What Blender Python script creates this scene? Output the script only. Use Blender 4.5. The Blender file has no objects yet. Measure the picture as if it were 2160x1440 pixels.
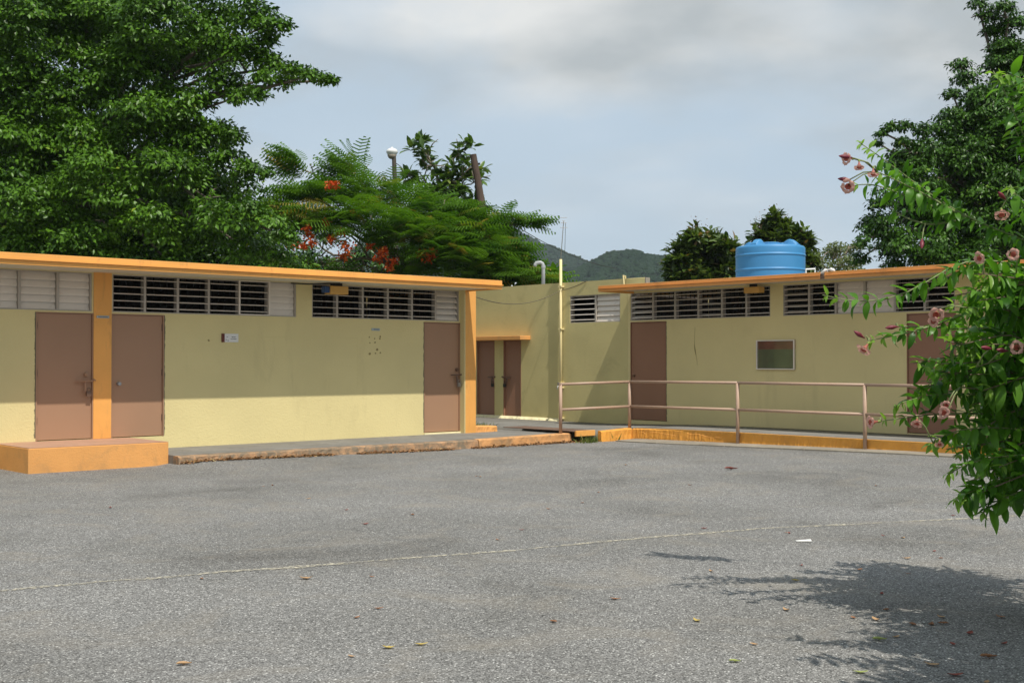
import bpy, math, random
import numpy as np
from mathutils import Vector, Matrix
random.seed(7); RNG = np.random.default_rng(11)
S = bpy.context.scene
COL = S.collection
R = math.radians

# ------------------------------------------------------------------ camera
# World axes: +X runs along the long left-hand facade, +Y runs back along the right-hand one, z = 0 is the asphalt.
FPX, EYE = 2603.0, 1.55                      # focal length in pixels of a 2160 wide frame; eye height in metres
AZ, PITCH = R(48), math.atan(40 / FPX)
cam_d = bpy.data.cameras.new('camera'); cam = bpy.data.objects.new('camera', cam_d); COL.objects.link(cam)
cam_d.sensor_width = 36; cam_d.lens = 36 * FPX / 2160; cam_d.clip_end = 6000; cam_d.clip_start = 0.05
cam.location = (0, 0, EYE); cam.rotation_euler = (R(90) + PITCH, 0, AZ - R(90))
S.camera = cam

# ------------------------------------------------------------------ light: high tropical sun from behind right
SUN = Vector((0.112, 0.575, -1.0)).normalized()           # direction the light travels
sun_d = bpy.data.lights.new('sun', 'SUN'); sun = bpy.data.objects.new('sun', sun_d); COL.objects.link(sun)
sun_d.energy = 4.5; sun_d.angle = R(0.55); sun_d.color = (1, 0.945, 0.85)
sun.rotation_euler = SUN.to_track_quat('-Z', 'Y').to_euler(); sun.location = (-5, -20, 40)
W = bpy.data.worlds.new('World'); S.world = W; W.use_nodes = True
def build_world():
    nt = W.node_tree; N = nt.nodes; L = nt.links; N.clear()
    out = N.new('ShaderNodeOutputWorld'); bg = N.new('ShaderNodeBackground'); bg.inputs[1].default_value = 0.112
    sky = N.new('ShaderNodeTexSky'); sky.sky_type = 'NISHITA'; sky.sun_disc = False
    sky.sun_elevation = math.asin(-SUN.z); sky.sun_rotation = math.atan2(-SUN.x, -SUN.y)
    sky.air_density = 1.0; sky.dust_density = 2.0; sky.ozone_density = 1.2
    tc = N.new('ShaderNodeTexCoord'); sep = N.new('ShaderNodeSeparateXYZ'); L.new(tc.outputs['Generated'], sep.inputs[0])
    def m(op, a, b=None, clamp=False):
        n = N.new('ShaderNodeMath'); n.operation = op; n.use_clamp = clamp
        for i, v in enumerate((a, b)):
            if v is None: continue
            if isinstance(v, (int, float)): n.inputs[i].default_value = v
            else: L.new(v, n.inputs[i])
        return n.outputs[0]
    zz = m('ADD', m('MAXIMUM', sep.outputs[2], 0.0), 0.22)          # clouds on a plane overhead
    cb = N.new('ShaderNodeCombineXYZ')
    L.new(m('DIVIDE', sep.outputs[0], zz), cb.inputs[0]); L.new(m('DIVIDE', sep.outputs[1], zz), cb.inputs[1])
    mp = N.new('ShaderNodeMapping'); mp.inputs['Location'].default_value = (3.7, 1.2, 0.3); L.new(cb.outputs[0], mp.inputs[0])
    n1 = N.new('ShaderNodeTexNoise'); n1.inputs['Scale'].default_value = 1.2; n1.inputs['Detail'].default_value = 7; n1.inputs['Roughness'].default_value = 0.52
    n1.inputs['Distortion'].default_value = 0.25; L.new(mp.outputs[0], n1.inputs['Vector'])
    n2 = N.new('ShaderNodeTexNoise'); n2.inputs['Scale'].default_value = 1.6; n2.inputs['Detail'].default_value = 6; n2.inputs['Roughness'].default_value = 0.5
    n2.noise_dimensions = '4D'; n2.inputs['W'].default_value = 3.1; L.new(mp.outputs[0], n2.inputs['Vector'])
    cov = N.new('ShaderNodeValToRGB'); cov.color_ramp.elements[0].position = 0.38; cov.color_ramp.elements[1].position = 0.60
    cov.color_ramp.elements[0].color = (0.12, 0.12, 0.12, 1); cov.color_ramp.elements[1].color = (0.92, 0.92, 0.92, 1); L.new(n1.outputs[0], cov.inputs[0])
    shade = N.new('ShaderNodeValToRGB'); shade.color_ramp.elements[0].position = 0.40; shade.color_ramp.elements[1].position = 0.57
    shade.color_ramp.elements[0].color = (4.3, 4.6, 4.65, 1); shade.color_ramp.elements[1].color = (7.6, 7.6, 7.35, 1)
    L.new(n2.outputs[0], shade.inputs[0])
    blue = N.new('ShaderNodeMix'); blue.data_type = 'RGBA'; blue.inputs[0].default_value = 0.8      # thin veil under the clear blue
    L.new(sky.outputs[0], blue.inputs[6]); blue.inputs[7].default_value = (5.0, 6.2, 7.25, 1)
    mix = N.new('ShaderNodeMix'); mix.data_type = 'RGBA'
    fade = m('MULTIPLY', m('MULTIPLY', m('SUBTRACT', sep.outputs[2], 0.07), 7.0, True), 0.8); fade = m('ADD', fade, 0.2)      # clouds dissolve in the haze low down, all round
    L.new(m('MULTIPLY', cov.outputs[0], fade), mix.inputs[0]); L.new(blue.outputs[2], mix.inputs[6]); L.new(shade.outputs[0], mix.inputs[7])
    L.new(mix.outputs[2], bg.inputs[0]); L.new(bg.outputs[0], out.inputs[0])
build_world()
S.view_settings.view_transform = 'Standard'; S.view_settings.look = 'None'
S.view_settings.exposure = 0.0; S.view_settings.gamma = 1.0; S.view_settings.use_curve_mapping = False
S.cycles.max_bounces = 8; S.cycles.transparent_max_bounces = 8

# ------------------------------------------------------------------ survey helpers (picture sightings -> places in the world)
_fw = np.array([math.cos(AZ) * math.cos(PITCH), math.sin(AZ) * math.cos(PITCH), math.sin(PITCH)])
_rt = np.array([math.sin(AZ), -math.cos(AZ), 0.0]); _up = np.cross(_rt, _fw); _C = np.array([0, 0, EYE])
def ray(x, y): return _fw + _rt * (x - 1080) / FPX + _up * (720 - y) / FPX
def onX(x, y, X): d = ray(x, y); return _C + d * X / d[0]
def onY(x, y, Y): d = ray(x, y); return _C + d * Y / d[1]
def onZ(x, y, Z): d = ray(x, y); return _C + d * (Z - EYE) / d[2]
def at(x, y, d): return _C + ray(x, y) * d
def lx(px, Y=18.3): return float(onY(px, 760, Y)[0])
def ry(px, X=19.75): return float(onX(px, 760, X)[1])
def gz(x, y):                                              # the lot rises a little towards the ramp on the right
    a = min(max((x - 10) / 6.5, 0), 1); a = a * a * (3 - 2 * a)
    b = min(max((13.5 - x) / 4.5, 0), 1) * min(max((y - 15.2) / 1.2, 0), 1) * min(max((x - 8.2) / .5, 0), 1)
    return 0.013 * min(max(16.6 - y, 0), 6.5) * a + .06 * b

# ------------------------------------------------------------------ object helpers
def tag(o, label=None, cat=None, group=None, kind=None):
    if label: o['label'] = label
    if cat: o['category'] = cat
    if group: o['group'] = group
    if kind: o['kind'] = kind
    return o
def empty(name, loc, label=None, cat=None, group=None):
    o = bpy.data.objects.new(name, None); COL.objects.link(o); o.location = loc; o.empty_display_size = 0.2
    return tag(o, label, cat, group)
def par(o, p):
    if p is not None:
        o.parent = p
        M = Matrix.Identity(4); q = p
        while q is not None: M = q.matrix_basis @ M if q.parent is None else (q.matrix_parent_inverse @ q.matrix_basis) @ M; q = q.parent
        o.matrix_parent_inverse = M.inverted()
class MB:
    def __init__(s): s.v = []; s.f = []
    def face(s, pts):
        i = len(s.v); s.v += [tuple(p) for p in pts]; s.f.append(tuple(range(i, i + len(pts)))); return s
    def box(s, x0, x1, y0, y1, z0, z1):
        i = len(s.v)
        s.v += [(x0,y0,z0),(x1,y0,z0),(x1,y1,z0),(x0,y1,z0),(x0,y0,z1),(x1,y0,z1),(x1,y1,z1),(x0,y1,z1)]
        s.f += [(i,i+3,i+2,i+1),(i+4,i+5,i+6,i+7),(i,i+1,i+5,i+4),(i+1,i+2,i+6,i+5),(i+2,i+3,i+7,i+6),(i+3,i,i+4,i+7)]
        return s
    def tube(s, pts, rad, seg=8, cap=True):
        pts = [Vector(p) for p in pts]; n = len(pts)
        if isinstance(rad, (int, float)): rad = [rad] * n
        base = len(s.v); u = None
        for k in range(n):
            t = (pts[min(k + 1, n - 1)] - pts[max(k - 1, 0)])
            if t.length < 1e-9: t = Vector((0, 0, 1))
            t.normalize()
            if u is None: u = t.orthogonal().normalized()
            u = (u - t * u.dot(t))
            if u.length < 1e-6: u = t.orthogonal()
            u.normalize(); w = t.cross(u)
            for j in range(seg):
                a = 2 * math.pi * j / seg
                s.v.append(tuple(pts[k] + (u * math.cos(a) + w * math.sin(a)) * rad[k]))
        for k in range(n - 1):
            for j in range(seg):
                a = base + k * seg + j; b = base + k * seg + (j + 1) % seg
                s.f.append((a, b, b + seg, a + seg))
        if cap:
            s.f.append(tuple(base + j for j in range(seg))[::-1]); s.f.append(tuple(base + (n - 1) * seg + j for j in range(seg)))
        return s
    def lathe(s, prof, seg, c=(0, 0, 0)):
        base = len(s.v); n = len(prof)
        for r_, z in prof:
            for j in range(seg):
                a = 2 * math.pi * j / seg; s.v.append((c[0] + r_ * math.cos(a), c[1] + r_ * math.sin(a), c[2] + z))
        for k in range(n - 1):
            for j in range(seg):
                a = base + k * seg + j; b = base + k * seg + (j + 1) % seg; s.f.append((a, b, b + seg, a + seg))
        return s
    def mesh(s, name, mat=None, smooth=False):
        me = bpy.data.meshes.new(name); me.from_pydata(s.v, [], s.f); me.update()
        if mat: me.materials.append(mat)
        if smooth: me.shade_smooth()
        return me
    def build(s, name, mat, parent=None, smooth=False, bevel=0, subdiv=0):
        o = bpy.data.objects.new(name, s.mesh(name, mat, smooth)); COL.objects.link(o); par(o, parent)
        if bevel:
            b = o.modifiers.new('edge', 'BEVEL'); b.width = bevel; b.segments = 2; b.limit_method = 'ANGLE'
        return o
def link(name, me, parent=None, M=None):
    o = bpy.data.objects.new(name, me); COL.objects.link(o)
    if M is not None: o.matrix_world = M; o.matrix_basis = M
    par(o, parent); return o
def nmesh(name, V, K, mat, tint=None, smooth=False):
    """numpy mesh: V (n,3); K (m,k) indices of equal-sized faces"""
    me = bpy.data.meshes.new(name); m, k = K.shape
    me.vertices.add(len(V)); me.vertices.foreach_set('co', np.ascontiguousarray(V, np.float32).ravel())
    me.loops.add(m * k); me.loops.foreach_set('vertex_index', np.ascontiguousarray(K, np.int32).ravel())
    me.polygons.add(m); me.polygons.foreach_set('loop_start', np.arange(0, m * k, k, dtype=np.int32))
    me.update(calc_edges=True)
    if tint is not None:
        at_ = me.attributes.new('tint', 'FLOAT', 'POINT'); at_.data.foreach_set('value', np.ascontiguousarray(tint, np.float32))
    if mat: me.materials.append(mat)
    if smooth: me.shade_smooth()
    return me

# ------------------------------------------------------------------ materials
def newmat(name):
    m = bpy.data.materials.new(name); m.use_nodes = True; nt = m.node_tree; nt.nodes.clear()
    o = nt.nodes.new('ShaderNodeOutputMaterial'); p = nt.nodes.new('ShaderNodeBsdfPrincipled'); nt.links.new(p.outputs[0], o.inputs[0])
    return m, nt, p, o
def noise(nt, scale, detail=4, rough=0.55, vec=None, coord='Object', stretch=None, dist=0):
    n = nt.nodes.new('ShaderNodeTexNoise'); n.inputs['Scale'].default_value = scale; n.inputs['Detail'].default_value = detail
    n.inputs['Roughness'].default_value = rough; n.inputs['Distortion'].default_value = dist
    if vec is None:
        tc = nt.nodes.new('ShaderNodeTexCoord'); vec = tc.outputs[coord]
        if stretch:
            mp = nt.nodes.new('ShaderNodeMapping'); mp.inputs['Scale'].default_value = stretch; nt.links.new(vec, mp.inputs[0]); vec = mp.outputs[0]
    nt.links.new(vec, n.inputs['Vector']); return n
def ramp(nt, src, stops):
    r = nt.nodes.new('ShaderNodeValToRGB'); e = r.color_ramp.elements
    while len(e) < len(stops): e.new(0.5)
    for i, (p, c) in enumerate(stops):
        e[i].position = p; e[i].color = (*c, 1) if len(c) == 3 else c
    nt.links.new(src, r.inputs[0]); return r.outputs[0]
def mixc(nt, fac, a, b, mode='MIX'):
    n = nt.nodes.new('ShaderNodeMix'); n.data_type = 'RGBA'; n.blend_type = mode
    for i, v in ((0, fac), (6, a), (7, b)):
        if isinstance(v, (int, float)): n.inputs[i].default_value = v
        elif isinstance(v, tuple): n.inputs[i].default_value = (*v, 1) if len(v) == 3 else v
        else: nt.links.new(v, n.inputs[i])
    return n.outputs[2]
def bump(nt, p, src, strength, dist=0.01):
    b = nt.nodes.new('ShaderNodeBump'); b.inputs['Strength'].default_value = strength; b.inputs['Distance'].default_value = dist
    nt.links.new(src, b.inputs['Height']); nt.links.new(b.outputs[0], p.inputs['Normal']); return b
def paint(name, col, rough=0.75, var=0.12, dirt=(0.12, 0.09, 0.05), dirt_amt=0.35, grit=60, gritb=0.25, scale=0.9, spec=0.3, dirt_pos=(0.6, 0.78), stretch=None):
    m, nt, p, o = newmat(name)
    n1 = noise(nt, scale, 5); c = ramp(nt, n1.outputs[0], [(0.3, tuple(x * (1 - var) for x in col)), (0.7, tuple(min(1, x * (1 + var * .6)) for x in col))])
    n2 = noise(nt, scale * 2.7, 8, 0.7, stretch=stretch, dist=0.4); f = ramp(nt, n2.outputs[0], [(dirt_pos[0], (0, 0, 0)), (dirt_pos[1], (dirt_amt,) * 3)])
    c = mixc(nt, f, c, dirt); nt.links.new(c, p.inputs['Base Color'])
    p.inputs['Roughness'].default_value = rough; p.inputs['Specular IOR Level'].default_value = spec
    n3 = noise(nt, grit, 4, 0.6); bump(nt, p, n3.outputs[0], gritb, 0.01)
    return m
YEL = (0.70, 0.60, 0.305); ORA = (0.82, 0.40, 0.105)
M = {}
M['wall'] = paint('stucco_yellow', YEL, 0.85, 0.07, (0.40, 0.33, 0.17), 0.4, 38, 0.55, 0.7, 0.2, (0.56, 0.85), stretch=(1.6, 1.6, .35))
M['wall_olive'] = paint('stucco_olive_yellow', (0.60, 0.52, 0.25), 0.85, 0.12, (0.30, 0.26, 0.13), 0.4, 30, 0.35, 0.8, 0.2, (0.55, 0.8))
M['orange'] = paint('paint_orange', ORA, 0.6, 0.10, (0.28, 0.17, 0.08), 0.6, 50, 0.2, 1.3, 0.3, (0.56, 0.8), stretch=(2.5, 2.5, .5))
M['orange_worn'] = paint('paint_orange_worn', (0.76, 0.37, 0.12), 0.8, 0.12, (0.34, 0.22, 0.11), 0.6, 45, 0.5, 1.1, 0.2, (0.5, 0.8))
M['kerb_worn'] = paint('kerb_worn_paint', (0.50, 0.29, 0.155), 0.88, 0.25, (0.19, 0.155, 0.11), 0.95, 40, 0.7, 2.2, 0.2, (0.36, 0.56))
M['kerb_orange'] = paint('kerb_orange_faded', (0.62, 0.32, 0.13), 0.85, 0.2, (0.24, 0.17, 0.10), 0.85, 40, 0.6, 1.6, 0.2, (0.46, 0.66))
M['amber_worn'] = paint('paint_amber_worn', (0.72, 0.33, 0.06), 0.75, 0.12, (0.40, 0.20, 0.07), 0.4, 14, 0.5, 1.8, 0.25, (0.5, 0.7))
M['fascia_shaded'] = paint('paint_orange_shaded', (0.72, 0.335, 0.10), 0.6, 0.12, (0.16, 0.08, 0.04), 0.5, 50, 0.2, 1.0, 0.3, (0.55, 0.8))  # darker orange: grazing light on the right fascia is put into the colour
M['soffit'] = paint('soffit_cream', (0.66, 0.62, 0.50), 0.85, 0.06, (0.3, 0.26, 0.2), 0.3, 40, 0.2, 0.8, 0.2, (0.6, 0.85))
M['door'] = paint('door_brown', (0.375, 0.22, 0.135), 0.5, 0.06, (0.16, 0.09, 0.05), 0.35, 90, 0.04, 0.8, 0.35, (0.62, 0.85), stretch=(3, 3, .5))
M['door_shaded'] = paint('door_brown_shaded', (0.30, 0.155, 0.095), 0.5, 0.07, (0.12, 0.07, 0.04), 0.4, 90, 0.04, 0.8, 0.35, (0.6, 0.85), stretch=(3, 3, .5))  # door brown with the warm shade of the right-hand doors mixed in
M['tread'] = paint('tread_mauve', (0.46, 0.27, 0.185), 0.6, 0.1, (0.2, 0.15, 0.1), 0.5, 60, 0.15, 2.0, 0.3, (0.5, 0.8))
M['slat'] = paint('slat_offwhite', (0.76, 0.69, 0.61), 0.45, 0.06, (0.33, 0.28, 0.22), 0.35, 90, 0.03, 3.0, 0.4, (0.55, 0.8))
M['frame'] = paint('frame_grey_beige', (0.42, 0.38, 0.33), 0.5, 0.1, (0.18, 0.14, 0.1), 0.4, 90, 0.03, 3.0, 0.4)
M['rail'] = paint('rail_rose_brown', (0.44, 0.30, 0.215), 0.45, 0.08, (0.16, 0.08, 0.05), 0.6, 80, 0.05, 3.0, 0.4, (0.58, 0.72))
M['dark'] = paint('dark_metal', (0.03, 0.027, 0.024), 0.6, 0.2, (0.06, 0.04, 0.03), 0.4, 80, 0.1, 4)
M['lockdark'] = paint('bolt_brown', (0.14, 0.08, 0.05), 0.4, 0.2, (0.05, 0.03, 0.02), 0.5, 80, 0.1, 8, 0.5)
M['steel'] = paint('steel_worn', (0.35, 0.34, 0.33), 0.35, 0.15, (0.15, 0.1, 0.07), 0.5, 80, 0.1, 6, 0.6)
M['steel'].node_tree.nodes['Principled BSDF'].inputs['Metallic'].default_value = 0.7
M['inside'] = paint('interior_shade', (0.10, 0.09, 0.08), 0.9, 0.2)  # near-black: the gloom of the rooms is put into the colour
M['roof'] = paint('roof_concrete', (0.36, 0.34, 0.31), 0.9, 0.2, (0.12, 0.11, 0.1), 0.6, 40, 0.4, 0.8)
M['walk'] = paint('walkway_concrete', (0.215, 0.205, 0.185), 0.9, 0.16, (0.09, 0.08, 0.06), 0.6, 60, 0.35, 1.1, 0.25, (0.5, 0.75))
M['gutter'] = paint('gutter_concrete', (0.30, 0.265, 0.21), 0.9, 0.2, (0.13, 0.11, 0.08), 0.65, 60, 0.4, 1.4, 0.25, (0.48, 0.72))
M['tank'] = paint('tank_blue', (0.05, 0.235, 0.48), 0.5, 0.06, (0.06, 0.2, 0.36), 0.3, 30, 0.04, 1.2, 0.5, stretch=(1, 1, .25))
M['pvc'] = paint('pvc_white', (0.75, 0.76, 0.74), 0.4, 0.05, (0.4, 0.38, 0.33), 0.3, 60, 0.03, 4)
M['pvc_grey'] = paint('pvc_grey', (0.40, 0.42, 0.43), 0.45, 0.1, (0.2, 0.2, 0.2), 0.4, 60, 0.03, 4)
M['pipe_cream'] = paint('pipe_cream', (0.76, 0.64, 0.34), 0.5, 0.06, (0.4, 0.3, 0.15), 0.35, 60, 0.05, 4)
M['cable'] = paint('cable_black', (0.035, 0.033, 0.03), 0.6, 0.2)
M['cable_olive'] = paint('cable_olive', (0.14, 0.12, 0.07), 0.6, 0.2)
M['wood'] = paint('pole_wood', (0.10, 0.07, 0.055), 0.9, 0.3, (0.04, 0.03, 0.025), 0.6, 30, 0.6, 3, stretch=(1, 1, .1))
M['lampgrey'] = paint('pole_weathered', (0.10, 0.085, 0.07), 0.8, 0.3, (0.35, 0.33, 0.3), 0.45, 30, 0.4, 2.5, stretch=(1, 1, .2))
M['bark'] = paint('bark_grey', (0.13, 0.11, 0.085), 0.95, 0.3, (0.05, 0.04, 0.03), 0.6, 25, 0.8, 2.5)
M['bark_pale'] = paint('bark_pale', (0.24, 0.20, 0.155), 0.95, 0.25, (0.1, 0.08, 0.06), 0.6, 25, 0.6, 2.5)
M['metalroof'] = paint('metal_roof_pale', (0.62, 0.66, 0.69), 0.45, 0.06, (0.3, 0.28, 0.26), 0.3, 30, 0.05, 0.6)
M['plaster'] = paint('plaster_pale', (0.82, 0.74, 0.46), 0.9, 0.1, (0.4, 0.33, 0.2), 0.5, 30, 0.6, 3)
M['soil'] = paint('soil_grass', (0.09, 0.10, 0.045), 0.95, 0.35, (0.14, 0.11, 0.07), 0.7, 8, 0.6, 0.25)
M['plate'] = paint('plate_rust_brown', (0.17, 0.105, 0.075), 0.7, 0.2, (0.07, 0.05, 0.04), 0.6, 50, 0.2, 2)
M['boxamber'] = paint('fixture_amber', (0.62, 0.36, 0.10), 0.6, 0.1)
M['boxblue'] = paint('fixture_blue', (0.03, 0.07, 0.18), 0.5, 0.1)
M['signwhite'] = paint('sign_white', (0.72, 0.71, 0.68), 0.45, 0.03, (0.5, 0.48, 0.45), 0.2)
M['signbrown'] = paint('sign_brown', (0.13, 0.03, 0.02), 0.45, 0.1)
M['ink'] = paint('sign_ink', (0.10, 0.10, 0.10), 0.6, 0.1)
M['label_blue'] = paint('label_pale_blue', (0.42, 0.50, 0.52), 0.5, 0.1)
M['reflected_brown'] = paint('reflected_band_brown', (0.16, 0.05, 0.025), 0.8, 0.4, (0.06, 0.04, 0.02), 0.5, 40, 0.1, 5)  # reddish brown part of the painted reflection
M['reflected_green'] = paint('reflected_green', (0.075, 0.125, 0.055), 0.8, 0.3, (0.03, 0.05, 0.03), 0.6, 40, 0.1, 4)  # green part of the painted reflection
M['glue'] = paint('glue_spots', (0.30, 0.235, 0.10), 0.8, 0.2)
M['ghost'] = paint('stucco_patch', (0.665, 0.575, 0.285), 0.85, 0.05, (0.4, 0.33, 0.18), 0.3, 38, 0.4, 0.9, 0.2)
M['chip'] = paint('bare_concrete_chip', (0.20, 0.17, 0.11), 0.9, 0.3)
M['litter'] = paint('litter_white', (0.8, 0.79, 0.76), 0.6, 0.05)
def worn_through(m, scale, lo, hi):
    nt = m.node_tree; p = nt.nodes['Principled BSDF']; o = [n for n in nt.nodes if n.type == 'OUTPUT_MATERIAL'][0]; n = noise(nt, scale, 6, 0.75); f = ramp(nt, n.outputs[0], [(lo, (0, 0, 0)), (hi, (1, 1, 1))])
    t = nt.nodes.new('ShaderNodeBsdfTransparent'); mx = nt.nodes.new('ShaderNodeMixShader'); nt.links.new(f, mx.inputs[0]); nt.links.new(t.outputs[0], mx.inputs[1]); nt.links.new(p.outputs[0], mx.inputs[2]); nt.links.new(mx.outputs[0], o.inputs[0]); return m
M['asphalt_seam'] = paint('seam_filler', (0.60, 0.545, 0.41), 0.95, 0.2, (0.26, 0.25, 0.225), 0.95, 40, 0.5, 9, 0.2, (0.40, 0.58))

worn_through(M['asphalt_seam'], 26, 0.42, 0.56)
def asphalt():
    m, nt, p, o = newmat('weathered_asphalt')
    tc = nt.nodes.new('ShaderNodeTexCoord').outputs['Object']
    v = nt.nodes.new('ShaderNodeTexVoronoi'); v.inputs['Scale'].default_value = 120; nt.links.new(tc, v.inputs['Vector'])
    sx = nt.nodes.new('ShaderNodeSeparateColor'); nt.links.new(v.outputs['Color'], sx.inputs[0])
    c = ramp(nt, sx.outputs[0], [(0, (0.07, 0.068, 0.064)), (0.3, (0.175, 0.171, 0.163)), (0.72, (0.262, 0.257, 0.245)), (0.95, (0.35, 0.343, 0.327)), (1, (0.74, 0.73, 0.69))])
    edge = ramp(nt, v.outputs['Distance'], [(0.25, (1, 1, 1)), (0.75, (0.62, 0.62, 0.62))])
    c = mixc(nt, 1.0, c, edge, 'MULTIPLY')
    mid = noise(nt, 22, 3, 0.6, vec=tc); c = mixc(nt, 0.8, c, ramp(nt, mid.outputs[0], [(0.3, (0.78, 0.78, 0.78)), (0.7, (1.2, 1.2, 1.2))]), 'MULTIPLY')
    st = noise(nt, 0.42, 6, 0.62, vec=tc, dist=0.5)
    c = mixc(nt, 1.0, c, ramp(nt, st.outputs[0], [(0.28, (0.66, 0.65, 0.63)), (0.42, (0.93, 0.93, 0.92)), (0.55, (1.05, 1.05, 1.05)), (0.72, (1.2, 1.2, 1.2))]), 'MULTIPLY')
    st2 = noise(nt, 1.1, 6, 0.65, vec=tc, dist=1.0)                         # brownish soil washed over the surface
    c = mixc(nt, ramp(nt, st2.outputs[0], [(0.50, (0, 0, 0)), (0.74, (0.45, 0.45, 0.45))]), c, (0.26, 0.23, 0.185))
    st3 = noise(nt, 0.22, 4, 0.6, vec=tc, dist=1.5)                         # oily dark patches
    c = mixc(nt, ramp(nt, st3.outputs[0], [(0.62, (0, 0, 0)), (0.72, (0.55, 0.55, 0.55))]), c, (0.105, 0.10, 0.092))
    nt.links.new(c, p.inputs['Base Color']); p.inputs['Roughness'].default_value = 0.9; p.inputs['Specular IOR Level'].default_value = 0.25
    bump(nt, p, v.outputs['Distance'], 0.6, -0.004)
    return m
M['asphalt'] = asphalt()

def leafmat(name, dark, light, extra=None, rough=0.42, trans=0.28, spec=0.45):
    m, nt, p, o = newmat(name)
    a = nt.nodes.new('ShaderNodeAttribute'); a.attribute_name = 'tint'
    stops = [(0.0, dark), (0.75, light)] + ([(0.93, light), (1.0, extra)] if extra else [])
    c = ramp(nt, a.outputs['Fac'], stops); nt.links.new(c, p.inputs['Base Color'])
    p.inputs['Roughness'].default_value = rough; p.inputs['Specular IOR Level'].default_value = spec
    t = nt.nodes.new('ShaderNodeBsdfTranslucent'); mx = nt.nodes.new('ShaderNodeMixShader'); mx.inputs[0].default_value = trans
    tc = mixc(nt, 1.0, c, (1.5, 1.6, 0.6), 'MULTIPLY'); nt.links.new(tc, t.inputs[0])
    nt.links.new(p.outputs[0], mx.inputs[1]); nt.links.new(t.outputs[0], mx.inputs[2]); nt.links.new(mx.outputs[0], o.inputs[0])
    return m
M['ficus'] = leafmat('leaf_ficus', (0.010, 0.036, 0.003), (0.082, 0.185, 0.012), (0.20, 0.28, 0.02), 0.38, 0.10, 0.22)
M['darkleaf'] = leafmat('leaf_dark', (0.006, 0.024, 0.003), (0.050, 0.125, 0.010), (0.14, 0.22, 0.02), 0.38, 0.08, 0.22)
M['poinciana'] = leafmat('leaf_poinciana', (0.040, 0.11, 0.012), (0.11, 0.22, 0.022), (0.24, 0.20, 0.04), 0.6, 0.35, 0.2)
M['breadfruit'] = leafmat('leaf_broad', (0.022, 0.060, 0.010), (0.10, 0.18, 0.03), (0.19, 0.24, 0.06), 0.35, 0.2)
M['mango'] = leafmat('leaf_mango', (0.024, 0.058, 0.008), (0.105, 0.155, 0.025), (0.24, 0.15, 0.07), 0.4, 0.22)
M['olive'] = leafmat('leaf_olive', (0.075, 0.105, 0.04), (0.16, 0.19, 0.08), None, 0.6, 0.3, 0.2)
M['bush'] = leafmat('leaf_allamanda', (0.035, 0.115, 0.012), (0.12, 0.28, 0.028), (0.26, 0.40, 0.08), 0.36, 0.42, 0.32)
M['grass'] = leafmat('grass_blades', (0.06, 0.10, 0.02), (0.16, 0.20, 0.05), (0.3, 0.24, 0.1), 0.6, 0.3, 0.2)
M['dryleaf'] = leafmat('dry_leaves', (0.13, 0.06, 0.03), (0.34, 0.19, 0.09), (0.5, 0.4, 0.2), 0.8, 0.1, 0.2)
M['flame'] = leafmat('flame_petals', (0.42, 0.045, 0.012), (0.66, 0.14, 0.028), (0.62, 0.26, 0.05), 0.6, 0.3, 0.2)
M['panicle'] = leafmat('panicle_brown', (0.16, 0.09, 0.06), (0.30, 0.19, 0.13), None, 0.8, 0.2, 0.1)
def simple(name, col, rough=0.5, trans=0.0):
    m, nt, p, o = newmat(name); n = noise(nt, 40, 4); c = ramp(nt, n.outputs[0], [(0.3, tuple(x * .8 for x in col)), (0.7, tuple(min(1, x * 1.1) for x in col))])
    nt.links.new(c, p.inputs['Base Color']); p.inputs['Roughness'].default_value = rough
    if trans:
        t = nt.nodes.new('ShaderNodeBsdfTranslucent'); nt.links.new(c, t.inputs[0]); mx = nt.nodes.new('ShaderNodeMixShader'); mx.inputs[0].default_value = trans
        nt.links.new(p.outputs[0], mx.inputs[1]); nt.links.new(t.outputs[0], mx.inputs[2]); nt.links.new(mx.outputs[0], o.inputs[0])
    return m
M['petal'] = simple('petal_rose', (0.74, 0.42, 0.34), 0.6, 0.35); M['throat'] = simple('petal_throat', (0.50, 0.16, 0.12), 0.6, 0.3)
M['bud'] = simple('bud_maroon', (0.20, 0.025, 0.045), 0.5, 0.1); M['calyx'] = simple('calyx_lime', (0.30, 0.38, 0.08), 0.5, 0.3)
M['stem'] = simple('stem_green', (0.20, 0.24, 0.09), 0.6); M['stem_woody'] = simple('stem_woody', (0.20, 0.15, 0.10), 0.85)
M['leaf_brown'] = simple('fallen_brown', (0.28, 0.13, 0.06), 0.85, 0.1); M['leaf_tan'] = simple('fallen_tan', (0.46, 0.29, 0.15), 0.85, 0.1)
M['leaf_yellow'] = simple('fallen_yellow', (0.55, 0.42, 0.12), 0.7, 0.2); M['leaf_green'] = simple('fallen_green', (0.35, 0.40, 0.12), 0.6, 0.2)
M['leaf_red'] = simple('fallen_red', (0.24, 0.055, 0.035), 0.75, 0.1)
def glassmat():
    m, nt, p, o = newmat('case_glass'); p.inputs['Base Color'].default_value = (1, 1, 1, 1); p.inputs['Roughness'].default_value = 0.03
    t = nt.nodes.new('ShaderNodeBsdfTransparent'); g = nt.nodes.new('ShaderNodeBsdfGlossy'); g.inputs['Roughness'].default_value = 0.06
    n = noise(nt, 6, 3); rr = ramp(nt, n.outputs[0], [(0.3, (0.03, 0.03, 0.03)), (0.8, (0.12, 0.12, 0.12))]); nt.links.new(rr, g.inputs['Roughness'])
    mx = nt.nodes.new('ShaderNodeMixShader'); mx.inputs[0].default_value = 0.10
    nt.links.new(t.outputs[0], mx.inputs[1]); nt.links.new(g.outputs[0], mx.inputs[2]); nt.links.new(mx.outputs[0], o.inputs[0]); return m
M['glass'] = glassmat()
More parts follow.
